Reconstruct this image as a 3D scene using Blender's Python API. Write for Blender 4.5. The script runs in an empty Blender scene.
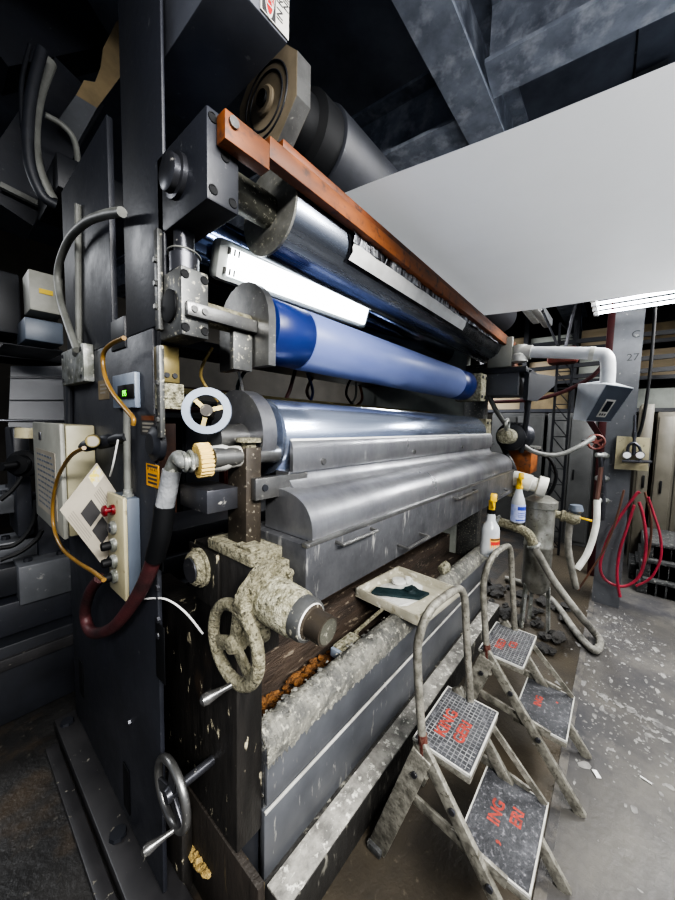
import bpy, bmesh, math, random
from mathutils import Vector, Matrix
random.seed(7)
S = bpy.context.scene
COL = S.collection
PI = math.pi

# ------------------------------------------------------------------ camera model
F = 338.0; CX, CY = 337.5, 450.0; H = 1.6
_v1 = (284.5, -20.0); _D = 4330.0
_dx = (-F*F - _v1[1]*_D)/_v1[0]
RX = Vector((_v1[0], _v1[1], F)).normalized()
RZ = -Vector((_dx, _D, F)).normalized()
RY = RZ.cross(RX).normalized()
RX = RY.cross(RZ).normalized()

def W(px, py, x=None, y=None, z=None):
    """a point of the place that lies on the plane x=, y= or z= along a sight line (used to measure the photo)"""
    c = Vector((px-CX, py-CY, F))
    d = Vector((RX.dot(c), RY.dot(c), RZ.dot(c)))
    if x is not None: t = x/d.x
    elif y is not None: t = y/d.y
    else: t = (z-H)/d.z
    return Vector((t*d.x, t*d.y, H+t*d.z))

# ------------------------------------------------------------------ materials
def hexc(h):
    h = h.lstrip('#')
    out = []
    for i in (0, 2, 4):
        c = int(h[i:i+2], 16)/255.0
        out.append(c/12.92 if c <= 0.04045 else ((c+0.055)/1.055)**2.4)
    return tuple(out)+(1.0,)

def mat(name, c1, c2=None, scale=6.0, lo=.4, hi=.65, rough=.55, metal=0.0, speck=None, sscale=40.0, slo=.6, shi=.66,
        stretch=(1, 1, 1), sstretch=(1, 1, 1), bump=0.0, bscale=60.0, sbump=0.0, speck2=None, s2scale=9.0, s2lo=.58, s2hi=.7,
        emit=None, estr=0.0, rvar=0.0, alpha=1.0, trans=0.0, coat=0.0, specular=.5, aniso=0.0):
    m = bpy.data.materials.new(name); m.use_nodes = True
    nt = m.node_tree; N = nt.nodes; L = nt.links
    b = N['Principled BSDF']
    b.inputs['Roughness'].default_value = rough
    b.inputs['Metallic'].default_value = metal
    b.inputs['Specular IOR Level'].default_value = specular
    b.inputs['Transmission Weight'].default_value = trans
    b.inputs['Alpha'].default_value = alpha
    b.inputs['Coat Weight'].default_value = coat
    if emit:
        b.inputs['Emission Color'].default_value = hexc(emit); b.inputs['Emission Strength'].default_value = estr
    tc = N.new('ShaderNodeTexCoord')
    def noise(sc, st, detail=6.0, off=0.0):
        mp = N.new('ShaderNodeMapping'); mp.inputs['Scale'].default_value = st; mp.inputs['Location'].default_value = (off, off*.7, off*1.3)
        L.new(tc.outputs['Object'], mp.inputs['Vector'])
        n = N.new('ShaderNodeTexNoise'); n.inputs['Scale'].default_value = sc; n.inputs['Detail'].default_value = detail
        n.inputs['Roughness'].default_value = .62
        L.new(mp.outputs[0], n.inputs['Vector']); return n.outputs['Fac']
    def ramp(s, a, c):
        r = N.new('ShaderNodeMapRange'); r.inputs[1].default_value = a; r.inputs[2].default_value = c
        L.new(s, r.inputs[0]); return r.outputs[0]
    def mix(f, a, c):
        x = N.new('ShaderNodeMix'); x.data_type = 'RGBA'
        L.new(f, x.inputs[0])
        for sock, v in ((x.inputs[6], a), (x.inputs[7], c)):
            if isinstance(v, tuple): sock.default_value = v
            else: L.new(v, sock)
        return x.outputs[2]
    col = hexc(c1); height = None
    if c2:
        f1 = ramp(noise(scale, stretch), lo, hi)
        col = mix(f1, col, hexc(c2))
        if rvar:
            rr = N.new('ShaderNodeMapRange'); rr.inputs[3].default_value = rough; rr.inputs[4].default_value = min(1, rough+rvar)
            L.new(f1, rr.inputs[0]); L.new(rr.outputs[0], b.inputs['Roughness'])
    if speck2:
        col = mix(ramp(noise(s2scale, sstretch, 8, 5.3), s2lo, s2hi), col, hexc(speck2))
    if speck:
        f3 = ramp(noise(sscale, sstretch, 4, 2.1), slo, shi)
        col = mix(f3, col, hexc(speck))
        if sbump: height = (f3, sbump)
        if metal > 0:
            mm = N.new('ShaderNodeMapRange'); mm.inputs[3].default_value = metal; mm.inputs[4].default_value = 0.0
            L.new(f3, mm.inputs[0]); L.new(mm.outputs[0], b.inputs['Metallic'])
    if isinstance(col, tuple): b.inputs['Base Color'].default_value = col
    else: L.new(col, b.inputs['Base Color'])
    nrm = None
    if bump:
        bp = N.new('ShaderNodeBump'); bp.inputs['Strength'].default_value = bump; bp.inputs['Distance'].default_value = .02
        L.new(noise(bscale, stretch, 5, 9.0), bp.inputs['Height']); nrm = bp.outputs[0]
    if height:
        bp = N.new('ShaderNodeBump'); bp.inputs['Strength'].default_value = height[1]; bp.inputs['Distance'].default_value = .01
        L.new(height[0], bp.inputs['Height'])
        if nrm: L.new(nrm, bp.inputs['Normal'])
        nrm = bp.outputs[0]
    if nrm: L.new(nrm, b.inputs['Normal'])
    return m

M = {}
M['floor'] = mat('floor_concrete', '4c4a47', '2f2f32', 1.9, .35, .65, .42, bump=.12, bscale=30, speck='7d7a74', sscale=22, slo=.64, shi=.85, speck2='605d57', s2scale=2.3, s2lo=.5, s2hi=.75, rvar=.25)
M['floor_brown'] = mat('stained_floor', '433d33', '2a2723', 2.5, .35, .7, .42, speck='6a6456', sscale=30, slo=.63, shi=.85, bump=.2)
M['floor_dark'] = mat('oily_floor', '2b2a29', '191919', 3, .35, .65, .45, speck='55524b', sscale=24, slo=.63, shi=.8, speck2='3c3226', s2scale=3, s2lo=.5, s2hi=.7, bump=.3, bscale=25)
M['floor_line'] = mat('channel_steel', '3b3a3a', '56534e', 14, .4, .6, .55, bump=.2)
M['powder'] = mat('dried_coating', '7c7b78', '545352', 14, .4, .62, .8)
M['ceiling'] = mat('bounce_lit_deck', '5f6571', '474c57', 2, .4, .7, .85)  # deck colour lightened to stand in for bounced light
M['ceilbeam'] = mat('dusty_bounce_beam', '7c828d', '555a65', 5, .35, .7, .7, speck='9da1a9', sscale=8, slo=.5, shi=.75)  # beam tone raised in place of light bouncing up from below
M['navy'] = mat('navy_machine_paint', '282a31', '1b1d22', 4, .35, .7, .40, speck='4a4b4d', sscale=45, slo=.66, shi=.74, rvar=.2, bump=.05)
M['navy_dirty'] = mat('navy_dirty_paint', '302f30', '1f1f21', 5, .35, .7, .42, speck='6a675e', sscale=34, slo=.66, shi=.69, sbump=.3)
M['dark'] = mat('dark_paint', '1d1f25', '14161a', 5, .4, .7, .5)
M['black'] = mat('black_plastic', '0e0f11', rough=.6, specular=.25)
M['rubber'] = mat('black_rubber', '25272d', '1a1c20', 9, .4, .7, .5, speck='3c3e44', sscale=50, slo=.66, shi=.75)
M['post'] = mat('scraped_post_paint', '2a2826', '1b1a19', 9, .4, .6, .45, stretch=(1, 1, .25), speck='a39c86', sscale=22, slo=.63, shi=.67, sstretch=(1, 1, .45), bump=.35, bscale=25, sbump=.4, speck2='3f342a', s2scale=4)
M['crust'] = mat('crusted_cream', '928e79', '67634f', 55, .4, .62, .8, speck='3f3c33', sscale=90, slo=.56, shi=.68, bump=1, bscale=95)
M['crust_light'] = mat('crusted_splatter', 'a9a692', '77745f', 60, .42, .6, .78, bump=1, bscale=100, speck='45433a', sscale=95, slo=.56, shi=.68)
M['steel'] = mat('grey_steel', '838381', '5f5f5f', 9, .35, .7, .32, metal=.8, speck='aaa79d', sscale=80, slo=.64, shi=.76, bump=.06)
M['steel_dirty'] = mat('splashed_steel', '69695f', '45453f', 10, .35, .65, .38, metal=.5, speck='a29f90', sscale=85, slo=.58, shi=.7, sbump=.3, rvar=.2)
M['steel_dark'] = mat('dark_steel', '54555a', '3a3b3f', 7, .35, .7, .34, metal=.7, speck='8f8d86', sscale=40, slo=.64, shi=.7)
M['chrome'] = mat('streaked_chrome', 'b9c4d8', '8e98ac', 5, .35, .7, .16, metal=.92, stretch=(.15, 6, 6), rvar=.14)
M['chrome_end'] = mat('scratched_end_disc', '8a8a86', '66665f', 14, .36, .66, .4, metal=.5, speck='aba796', sscale=70, slo=.58, shi=.72)
M['pan'] = mat('brushed_pan_steel', 'b4b5b8', '77787c', 3.5, .32, .68, .24, metal=.85, stretch=(1, 1, .6), speck='aeada9', sscale=55, slo=.66, shi=.78, sstretch=(1, 1, .3), bump=.08, bscale=15, rvar=.22)
M['pan_front'] = mat('dull_pan_front', '66676a', '454649', 6, .3, .68, .36, metal=.6, speck='9c9b96', sscale=45, slo=.6, shi=.8, sstretch=(1, 1, .18), bump=.08, bscale=20, rvar=.2)
M['tank'] = mat('tank_grey_paint', '54565a', '3c3e42', 4, .3, .7, .34, speck='8f8e88', sscale=50, slo=.64, shi=.74, sstretch=(1, 1, .2), sbump=.2)
M['rim'] = mat('crusted_rim', '606160', '424346', 8, .4, .6, .5, speck='8d8b80', sscale=30, slo=.52, shi=.68, sbump=.8, bump=.3)
M['ledge'] = mat('white_crust_ledge', 'a09e97', '6b6a66', 12, .38, .62, .7, speck='cfcdc4', sscale=40, slo=.56, shi=.64, bump=.4, sbump=.4)
M['rust'] = mat('rusty_trough', '4c4036', '2d2621', 8, .35, .65, .75, stretch=(.3, 1, 2), speck='857b6c', sscale=30, slo=.6, shi=.68, sstretch=(.4, 1, 1), bump=.6)
M['rust_orange'] = mat('orange_rust', '84592c', '553a20', 40, .4, .6, .9, bump=1, bscale=60)
M['orange'] = mat('orange_paint', '8a4f20', '5a3319', 9, .36, .62, .55, speck='3a261c', sscale=24, slo=.54, shi=.68, stretch=(.3, 1, 1))
M['orange_dark'] = mat('orange_dark_paint', '6a3a1c', '432918', 7, .4, .7, .5, speck='2f2420', sscale=20, slo=.58, shi=.68)
M['film'] = mat('white_film', 'a3a6a9', '94979a', 1.6, .35, .7, .34, bump=.06, bscale=3)
_nt = M['film'].node_tree; _tr = _nt.nodes.new('ShaderNodeBsdfTranslucent'); _tr.inputs[0].default_value = (.7, .72, .74, 1); _mx = _nt.nodes.new('ShaderNodeMixShader'); _mx.inputs[0].default_value = .28
_nt.links.new(_nt.nodes['Principled BSDF'].outputs[0], _mx.inputs[1]); _nt.links.new(_tr.outputs[0], _mx.inputs[2]); _nt.links.new(_mx.outputs[0], _nt.nodes['Material Output'].inputs[0])
M['foil'] = mat('black_foil', '3a3b40', '2a2b2f', 9, .4, .7, .14, metal=.7, bump=.5, bscale=13, stretch=(1.5, 1, 1))
M['foil_silver'] = mat('crinkled_plastic', '9c9ea2', '404146', 14, .45, .56, .2, metal=.3, stretch=(2.4, .5, .5), bump=1.0, bscale=18)
M['paper'] = mat('white_paper', 'd4d4d2', 'bdbdba', 10, .4, .7, .6)
M['blue'] = mat('pale_blue_rubber', '5f6b97', '69759f', 4, .3, .7, .38, stretch=(1, 3, 3))
M['blue_dark'] = mat('deep_blue_rubber', '1b2c63', '162456', 4, .35, .7, .38)
M['chrome_reflection'] = mat('chrome_blue_reflection', '7482a3', '4b587a', 3, .35, .7, .14, metal=1, stretch=(.15, 5, 5))  # blue reflection on the idler roller painted into the base colour
M['lamp_frame'] = mat('lamp_frame', 'c8ccc8', rough=.35)
M['lamp_on'] = mat('lamp_diffuser', 'ffffff', emit='f4fbff', estr=5)
M['tube_on'] = mat('fluorescent_tube', 'ffffff', emit='f0f6ff', estr=10)
M['guard'] = mat('brushed_guard_steel', '85868a', '5f6064', 8, .35, .7, .34, metal=.75, speck='9e9c94', sscale=70, slo=.66, shi=.75)
M['rusty_post'] = mat('rusty_brown_steel', '3b352d', '24201c', 8, .38, .64, .5, metal=.2, speck='8c8676', sscale=60, slo=.6, shi=.72, sbump=.3)
M['stainless'] = mat('dented_stainless', '9a9a94', '6c6b63', 9, .35, .68, .3, metal=.55, speck='56534a', sscale=30, slo=.58, shi=.72, bump=.2, bscale=8)
M['grime'] = mat('black_grime', '1b1a19', '2e2c29', 20, .4, .65, .75, speck='55524b', sscale=60, slo=.62, shi=.72, bump=.6)
M['foot_brown'] = mat('stained_brown_steel', '2c2722', '1b1815', 7, .35, .65, .6, stretch=(1, 1, .2), speck='8a7a52', sscale=26, slo=.62, shi=.75, sstretch=(1, 1, .12), bump=.3)
M['ochre'] = mat('ochre_dried_lumps', 'a08a55', '786338', 40, .4, .6, .8, bump=.6)
M['base_black'] = mat('grimed_plinth', '2c2b29', '191817', 6, .35, .65, .55, stretch=(1, 1, .3), speck='86847a', sscale=28, slo=.58, shi=.74, sstretch=(1, 1, .3), bump=.4)
M['rim_cream'] = mat('cream_crust', '77766e', '52524f', 14, .4, .6, .6, bump=.6, bscale=60, speck='a5a396', sscale=45, slo=.55, shi=.68)
M['chrome_dull'] = mat('dull_chrome', '8f959f', '5f646e', 6, .35, .7, .2, metal=.95, stretch=(.3, 6, 6), rvar=.15)
M['navy_bounce'] = mat('bounce_lit_navy', '565961', '3f4148', 4, .35, .7, .5, speck='6f7074', sscale=45, slo=.66, shi=.74)  # lighter navy: reflected light on the overhead beam put into its colour
M['brass'] = mat('yellowed_steel', '8f8157', '6f6749', 6, .4, .7, .35, metal=.7)
M['grey_plate'] = mat('grey_cast', '606160', '3f4040', 9, .35, .7, .42, metal=.45, speck='a8a493', sscale=75, slo=.58, shi=.68)
M['tan_bearing'] = mat('greasy_bearing', '7b7160', '5a5244', 6, .4, .7, .5, metal=.1)
M['cream_rubber'] = mat('cream_rubber_coupling', 'c3a864', 'a88f55', 12, .4, .7, .7, speck='e0cf98', sscale=30, slo=.6, shi=.7)
M['tape'] = mat('silver_duct_tape', 'a7a9ab', '808285', 8, .4, .65, .35, metal=.3, bump=.5, bscale=20)
M['redhose'] = mat('dark_red_hose', '4a2527', '2d1c1d', 6, .4, .65, .5, bump=.2)
M['greyhose'] = mat('dusty_hose', '7d7b74', '55544f', 14, .4, .65, .7, bump=.3)
M['conduit'] = mat('grey_conduit', '6f706c', '565753', 10, .4, .7, .5)
M['amber'] = mat('amber_tube', '7f6230', '5f4822', 8, .4, .7, .3)
M['cream_box'] = mat('cream_enamel', 'a39c80', '837c63', 5, .4, .7, .5, speck='6b6350', sscale=24, slo=.63, shi=.7)
M['cabinet'] = mat('beige_cabinet', '938e76', '787460', 4, .4, .7, .45, speck='605b4b', sscale=20, slo=.66, shi=.74)
M['bluegrey'] = mat('blue_grey_enamel', '7d8794', '687180', 5, .4, .7, .45)
M['bluegrey_dark'] = mat('blue_grey_box', '59616c', '4a515b', 5, .4, .7, .45)
M['lightgrey_box'] = mat('light_grey_box', '8c8c84', '73736c', 5, .4, .7, .5)
M['galv'] = mat('galvanised_box', '8c8e8c', '64665f', 20, .4, .6, .45, metal=.4, speck='b7b6ac', sscale=40, slo=.6, shi=.66)
M['yellow'] = mat('yellow_label', 'c2a516', rough=.5)
M['caution'] = mat('caution_yellow', 'c98f14', 'a5761a', 14, .45, .65, .5)
M['red'] = mat('red_plastic', '5f1319', rough=.35)
M['red_paint'] = mat('red_painted_steel', '3d1518', '2a1114', 6, .4, .7, .5)
M['airhose'] = mat('red_air_hose', '8f2a3b', '63202c', 8, .4, .7, .45)
M['brownhose'] = mat('brown_air_hose', '5d3f30', '44302a', 8, .4, .7, .5)
M['board'] = mat('laminated_board', '969084', '837d72', 6, .4, .7, .4, speck='8a8478', sscale=20, slo=.66, shi=.75)
M['ink'] = mat('dark_print', '2b2a2b', rough=.6)
M['inkgrey'] = mat('grey_print', '7c776d', rough=.6)
M['alu'] = mat('splashed_aluminium', '86847b', '5c5a53', 30, .4, .62, .5, metal=.3, speck='47443b', sscale=80, slo=.58, shi=.68, bump=.25, bscale=60)
M['alu_edge'] = mat('bright_edge', 'cfcfca', 'a5a49d', 14, .4, .7, .4, metal=.3)
M['tread'] = mat('black_tread', '3f4043', '2a2b2e', 10, .4, .65, .6, speck='85858a', sscale=70, slo=.55, shi=.8, bump=.3, speck2='55565a', s2scale=12)
M['tread_line'] = mat('worn_grid_line', '8b8c8c', '55565a', 22, .4, .65, .6)
M['stencil'] = mat('red_stencil', 'a13c31', '6e332d', 45, .42, .62, .7)
M['sticker'] = mat('brown_sticker', '4a221d', '6a554a', 30, .5, .6, .5)
M['tray'] = mat('cream_tray', 'b6b2a2', '969282', 7, .4, .7, .5, speck='d8d6cb', sscale=18, slo=.58, shi=.66, speck2='807a66', s2scale=12)
M['powder_white'] = mat('white_powder', 'c9c9c4', 'aeb0ad', 10, .4, .7, .8, bump=.4)
M['teal'] = mat('dark_teal_cloth', '1c3236', '132326', 10, .4, .7, .6, bump=.3)
M['bottle'] = mat('translucent_bottle', 'c9cdd0', 'b6babd', 6, .4, .7, .25, trans=.25)
M['bottle_blue'] = mat('printed_blue_label', '97a3cf', 'b2bad8', 30, .42, .6, .4)
M['trigger'] = mat('yellow_trigger', 'd9b21e', rough=.4)
M['label_orange'] = mat('orange_label', 'd69a3e', rough=.5)
M['label_red'] = mat('red_label', 'b8352e', rough=.5)
M['label_blue'] = mat('blue_print', '2f3f9a', rough=.5)
M['white'] = mat('white_enamel', 'd7d9da', 'bfc2c4', 5, .4, .7, .4)
M['pvc'] = mat('white_pipe', 'c9c9c2', 'a8a79e', 8, .4, .7, .45)
M['pod'] = mat('pod_grey', 'b9bdc1', 'a3a8ad', 6, .35, .7, .4)
M['pod_front'] = mat('pod_front', '4a515c', '3e454f', 6, .35, .7, .4)
M['screen'] = mat('dark_screen', '1a2028', rough=.15)
M['locker'] = mat('grey_locker', '4b4c4c', '3c3d3d', 3, .4, .7, .45)
M['locker_olive'] = mat('olive_cabinet', '56534a', '454239', 3, .4, .7, .45)
M['tanboard'] = mat('tan_boards', '8a7d68', '74684f', 3, .4, .7, .7, stretch=(1, .4, 3))
M['wall'] = mat('far_wall', '35322d', '26241f', 2, .4, .7, .8)
M['wall_pale'] = mat('pale_far_wall', '9ea29b', '7f837d', 3, .4, .7, .7)
M['cardboard'] = mat('stained_cardboard', '76684f', '5d5340', 6, .4, .7, .8)
M['column'] = mat('grey_column_paint', '54565a', '414346', 4, .4, .7, .5, speck='7f7f7c', sscale=25, slo=.65, shi=.74)
M['number'] = mat('dark_number', '27282b', rough=.6)
M['valve_red'] = mat('red_brown_valve', '6f372e', '522c26', 6, .4, .7, .5)
M['green_led'] = mat('green_digits', '5cff20', emit='6cff2a', estr=1.6)
M['debris'] = mat('dark_crates', '3b3c3c', '262727', 12, .4, .65, .6, speck='6f6f6b', sscale=26, slo=.58, shi=.68, bump=.5)
M['copper'] = mat('copper_pipe', '3a261f', rough=.7, specular=.15)
M['web_grey'] = mat('grey_web', '6a6c70', '5c5e62', 3, .4, .7, .5)
M['dangerred'] = mat('danger_red', '9c2020', rough=.5)
M['signwhite'] = mat('sign_white', 'b9b8b2', 'a09f98', 8, .4, .7, .5)

# ------------------------------------------------------------------ geometry helpers
class MB:
    def __init__(s, T=None):
        s.bm = bmesh.new(); s.T = T or Matrix.Identity(4)
    def _v(s, p): return s.bm.verts.new(s.T @ Vector(p))
    def box(s, x0, x1, y0, y1, z0, z1, bev=0.0, R=None):
        c = Vector(((x0+x1)/2, (y0+y1)/2, (z0+z1)/2)); h = Vector((abs(x1-x0)/2, abs(y1-y0)/2, abs(z1-z0)/2))
        vs = []
        for sx in (-1, 1):
            for sy in (-1, 1):
                for sz in (-1, 1):
                    o = Vector((sx*h.x, sy*h.y, sz*h.z))
                    if R is not None: o = R @ o
                    vs.append(s._v(c+o))
        fs = [(0, 1, 3, 2), (4, 6, 7, 5), (0, 4, 5, 1), (2, 3, 7, 6), (0, 2, 6, 4), (1, 5, 7, 3)]
        faces = [s.bm.faces.new([vs[i] for i in f]) for f in fs]
        if bev > 0:
            es = list({e for f in faces for e in f.edges})
            bmesh.ops.bevel(s.bm, geom=es, offset=min(bev, .45*min(2*h.x, 2*h.y, 2*h.z)), segments=2, affect='EDGES', profile=.5)
        return s
    def bar(s, a, b, w, h, bev=0.0, up=(0, 0, 1)):
        a, b = Vector(a), Vector(b); d = (b-a); L = d.length; d.normalize()
        u = Vector(up); sd = d.cross(u)
        if sd.length < 1e-4: sd = d.cross(Vector((1, 0, 0)))
        sd.normalize(); u = sd.cross(d)
        R = Matrix((sd, d, u)).transposed()
        m = (a+b)/2
        return s.box(m.x-w/2, m.x+w/2, m.y-L/2, m.y+L/2, m.z-h/2, m.z+h/2, bev, R)
    def cyl(s, a, b, r0, r1=None, n=24, caps=True, bev=0.0):
        prof = [(r0, 0.0), (r1 if r1 is not None else r0, 1.0)]
        return s.lathe(a, b, prof, n, caps)
    def lathe(s, a, b, prof, n=24, caps=True):
        """prof = (radius, t along a->b)"""
        a, b = Vector(a), Vector(b); d = b-a; dn = d.normalized()
        u = dn.orthogonal().normalized(); v = dn.cross(u)
        rings = []
        for r, t in prof:
            c = a+d*t
            rings.append([s._v(c+(u*math.cos(2*PI*i/n)+v*math.sin(2*PI*i/n))*max(r, 1e-4)) for i in range(n)])
        for k in range(len(rings)-1):
            A, B = rings[k], rings[k+1]
            for i in range(n):
                s.bm.faces.new((A[i], A[(i+1) % n], B[(i+1) % n], B[i]))
        if caps:
            s.bm.faces.new(list(reversed(rings[0]))); s.bm.faces.new(rings[-1])
        return s
    def prism(s, pts, off):
        off = Vector(off)
        A = [s._v(p) for p in pts]; B = [s._v(Vector(p)+off) for p in pts]; n = len(pts)
        s.bm.faces.new(A); s.bm.faces.new(list(reversed(B)))
        for i in range(n): s.bm.faces.new((A[i], B[i], B[(i+1) % n], A[(i+1) % n]))
        return s
    def quad(s, *pts):
        s.bm.faces.new([s._v(p) for p in pts]); return s
    def tube(s, pts, r, n=10, smooth=6, caps=True, closed=False):
        P = [Vector(p) for p in pts]
        if smooth and len(P) > 2:
            Q = []; m = len(P)
            rng = range(m if closed else m-1)
            for i in rng:
                if closed: p0, p1, p2, p3 = P[i-1], P[i], P[(i+1) % m], P[(i+2) % m]
                else: p0, p1, p2, p3 = P[max(i-1, 0)], P[i], P[i+1], P[min(i+2, m-1)]
                for k in range(smooth):
                    t = k/smooth
                    Q.append(.5*((2*p1)+(-p0+p2)*t+(2*p0-5*p1+4*p2-p3)*t*t+(-p0+3*p1-3*p2+p3)*t**3))
            if not closed: Q.append(P[-1])
            P = Q
        m = len(P); rings = []
        def tan(i):
            if closed: return (P[(i+1) % m]-P[i-1]).normalized()
            return (P[min(i+1, m-1)]-P[max(i-1, 0)]).normalized()
        t0 = tan(0); u = t0.orthogonal().normalized()
        for i in range(m):
            t = tan(i); u = (u-t*u.dot(t))
            u = u.normalized() if u.length > 1e-6 else t.orthogonal().normalized()
            v = t.cross(u); rr = r(i/(m-1)) if callable(r) else r
            rings.append([s._v(P[i]+(u*math.cos(2*PI*k/n)+v*math.sin(2*PI*k/n))*rr) for k in range(n)])
        for i in range(m if closed else m-1):
            A, B = rings[i], rings[(i+1) % m]
            sh = 0
            if closed and i == m-1:
                sh = min(range(n), key=lambda q: (A[0].co-B[q].co).length)
            for k in range(n):
                s.bm.faces.new((A[k], A[(k+1) % n], B[(k+1+sh) % n], B[(k+sh) % n]))
        if caps and not closed:
            s.bm.faces.new(list(reversed(rings[0]))); s.bm.faces.new(rings[-1])
        return s
    def ring(s, c, axis, R, r, n=36, m=10, a0=0, a1=2*PI):
        c = Vector(c); ax = Vector(axis).normalized(); u = ax.orthogonal().normalized(); v = ax.cross(u)
        pts = [c+(u*math.cos(2*PI*i/n)+v*math.sin(2*PI*i/n))*R for i in range(n)]
        return s.tube(pts, r, m, 0, closed=True)
    def blob(s, c, r, seed=0, amp=.25, sub=2, sc=(1, 1, 1)):
        ret = bmesh.ops.create_icosphere(s.bm, subdivisions=sub, radius=1.0)
        rnd = random.Random(seed)
        for v in ret['verts']:
            k = r*(1+amp*(rnd.random()-.5)*2)
            v.co = s.T @ (Vector(c)+Vector((v.co.x*sc[0], v.co.y*sc[1], v.co.z*sc[2]))*k)
        return s
    def build(s, name, m, parent=None, smooth=True, angle=35):
        if name in EACH and parent is not None: return build_each(s, name, m, parent)
        name = name.lstrip('\0')
        bmesh.ops.recalc_face_normals(s.bm, faces=s.bm.faces[:])
        co = [v.co for v in s.bm.verts]
        if parent is not None:
            off = parent_loc(parent)
        else:
            xs = [c.x for c in co]; ys = [c.y for c in co]; zs = [c.z for c in co]
            off = Vector(((min(xs)+max(xs))/2, (min(ys)+max(ys))/2, min(zs)))
        for v in s.bm.verts: v.co = v.co-off
        me = bpy.data.meshes.new(name); s.bm.to_mesh(me); s.bm.free()
        me.materials.append(M[m] if isinstance(m, str) else m)
        if smooth:
            me.polygons.foreach_set('use_smooth', [True]*len(me.polygons))
            me.set_sharp_from_angle(angle=math.radians(angle))
        o = bpy.data.objects.new(name, me); COL.objects.link(o)
        if parent is not None: o.parent = parent
        else: o.location = off
        return o

EACH = {'bolt', 'rail_bolt', 'frame_bolt', 'access_slot', 'guide_strip', 'journal', 'tube_socket', 'hanger_rod', 'flange', 'end_clip', 'pipe_collar', 'elbow_collar', 'end_bracket', 'screw', 'rivet', 'groove_ring', 'machined_face', 'lid_bolt'}
def build_each(mb, name, m, parent):
    bm = mb.bm; bm.verts.index_update(); seen = set(); out = []
    for v in list(bm.verts):
        if v in seen: continue
        st = [v]; isl = []; seen.add(v)
        while st:
            a = st.pop(); isl.append(a)
            for e in a.link_edges:
                b = e.other_vert(a)
                if b not in seen: seen.add(b); st.append(b)
        n = MB(); mp = {}
        for a in isl: mp[a] = n.bm.verts.new(a.co)
        fs = {f for a in isl for f in a.link_faces}
        for f in fs: n.bm.faces.new([mp[a] for a in f.verts])
        out.append(n.build('\0'+name, m, parent))
    bm.free()
    return out[0]

def parent_loc(p):
    l = Vector((0, 0, 0))
    while p is not None:
        l = l+p.location; p = p.parent
    return l

def thing(name, label, cat, loc, group=None):
    o = bpy.data.objects.new(name, None); COL.objects.link(o); o.location = loc
    o.empty_display_size = .05
    o['label'] = label; o['category'] = cat
    if group: o['group'] = group
    return o
def tag(o, label, cat, group=None):
    o['label'] = label; o['category'] = cat
    if group: o['group'] = group
    return o
def struct(o): o['kind'] = 'structure'; return o
def stuff(o, label, cat): o['kind'] = 'stuff'; o['label'] = label; o['category'] = cat; return o

def copy_tree(o, parent=None):
    c = o.copy(); COL.objects.link(c); c.parent = parent
    for ch in list(o.children): copy_tree(ch, c)
    return c

def text(string, size, origin, right, up, m, parent, name='lettering', depth=.0006, align='LEFT'):
    cu = bpy.data.curves.new('txt', 'FONT'); cu.body = string; cu.size = size; cu.extrude = depth; cu.align_x = align; cu.offset = .0014 if m == 'stencil' else 0
    tmp = bpy.data.objects.new('txt', cu); COL.objects.link(tmp)
    dg = bpy.context.evaluated_depsgraph_get()
    me = bpy.data.meshes.new_from_object(tmp.evaluated_get(dg))
    bpy.data.objects.remove(tmp); bpy.data.curves.remove(cu)
    r = Vector(right).normalized(); u = Vector(up).normalized(); n = r.cross(u)
    R = Matrix((r, u, n)).transposed().to_4x4(); R.translation = Vector(origin)-(parent_loc(parent) if parent else Vector((0, 0, 0)))
    me.transform(R); me.materials.clear(); me.materials.append(M[m])
    o = bpy.data.objects.new(name, me); COL.objects.link(o); o.parent = parent
    return o

def bolts(mb, pts, axis, r=.008, h=.008, n=6):
    ax = Vector(axis)
    for p in pts:
        p = Vector(p); mb.cyl(p, p+ax*h, r, r*.9, n)
    return mb

exec_parts = []
# ================================================================== THE SETTING
struct(MB().box(-5, 9.5, -5, .09, -.1, 0).build('floor', 'floor', smooth=False))
struct(MB().box(.325, 9.5, .125, .9, -.1, 0).build('floor_stained', 'floor_brown', smooth=False))
struct(MB().box(-5, .325, .125, .9, -.1, 0).build('floor_oily', 'floor_dark', smooth=False))
struct(MB().box(-5, 9.5, .09, .125, -.1, .004).build('floor_channel', 'floor_line', smooth=False))
struct(MB().box(-5, 9.5, .9, 8, -.1, 0).build('floor_inner', 'floor_dark', smooth=False))
struct(MB().box(-5, 9.5, -5, 8, 4.6, 4.7).build('ceiling', 'ceiling', smooth=False))
struct(MB().box(9.4, 9.5, -5, 8, 0, 4.6).build('wall_back', 'wall', smooth=False))
struct(MB().box(-5, 9.5, 7.9, 8, 0, 4.6).build('wall_left', 'wall', smooth=False))
# ceiling girders
def ibeam(a, b, w, h, name):
    a, b = Vector(a), Vector(b); up = Vector((0, 0, 1))
    m = MB(); m.bar(a+up*.012, b+up*.012, w, .024); m.bar(a+up*(h/2), b+up*(h/2), .03, h-.04); m.bar(a+up*(h-.012), b+up*(h-.012), w, .024)
    return struct(m.build(name, 'ceilbeam', smooth=False))
ibeam((-3, .86, 3.6), (9.4, .86, 3.6), .22, .5, 'ceiling_beam_long')
ibeam((2.2, .74, 3.63), (2.75, -4.9, 3.63), .25, .42, 'ceiling_beam_cross')
ibeam((2.45, .98, 3.63), (1.9, 7.9, 3.63), .25, .42, 'ceiling_beam_inner')
ibeam((6.2, 7.9, 3.63), (6.2, -4.9, 3.63), .25, .42, 'ceiling_beam_far')
ibeam((-1.2, 7.9, 3.3), (-.6, 2.2, 3.3), .3, .45, 'ceiling_beam_near')

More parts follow.
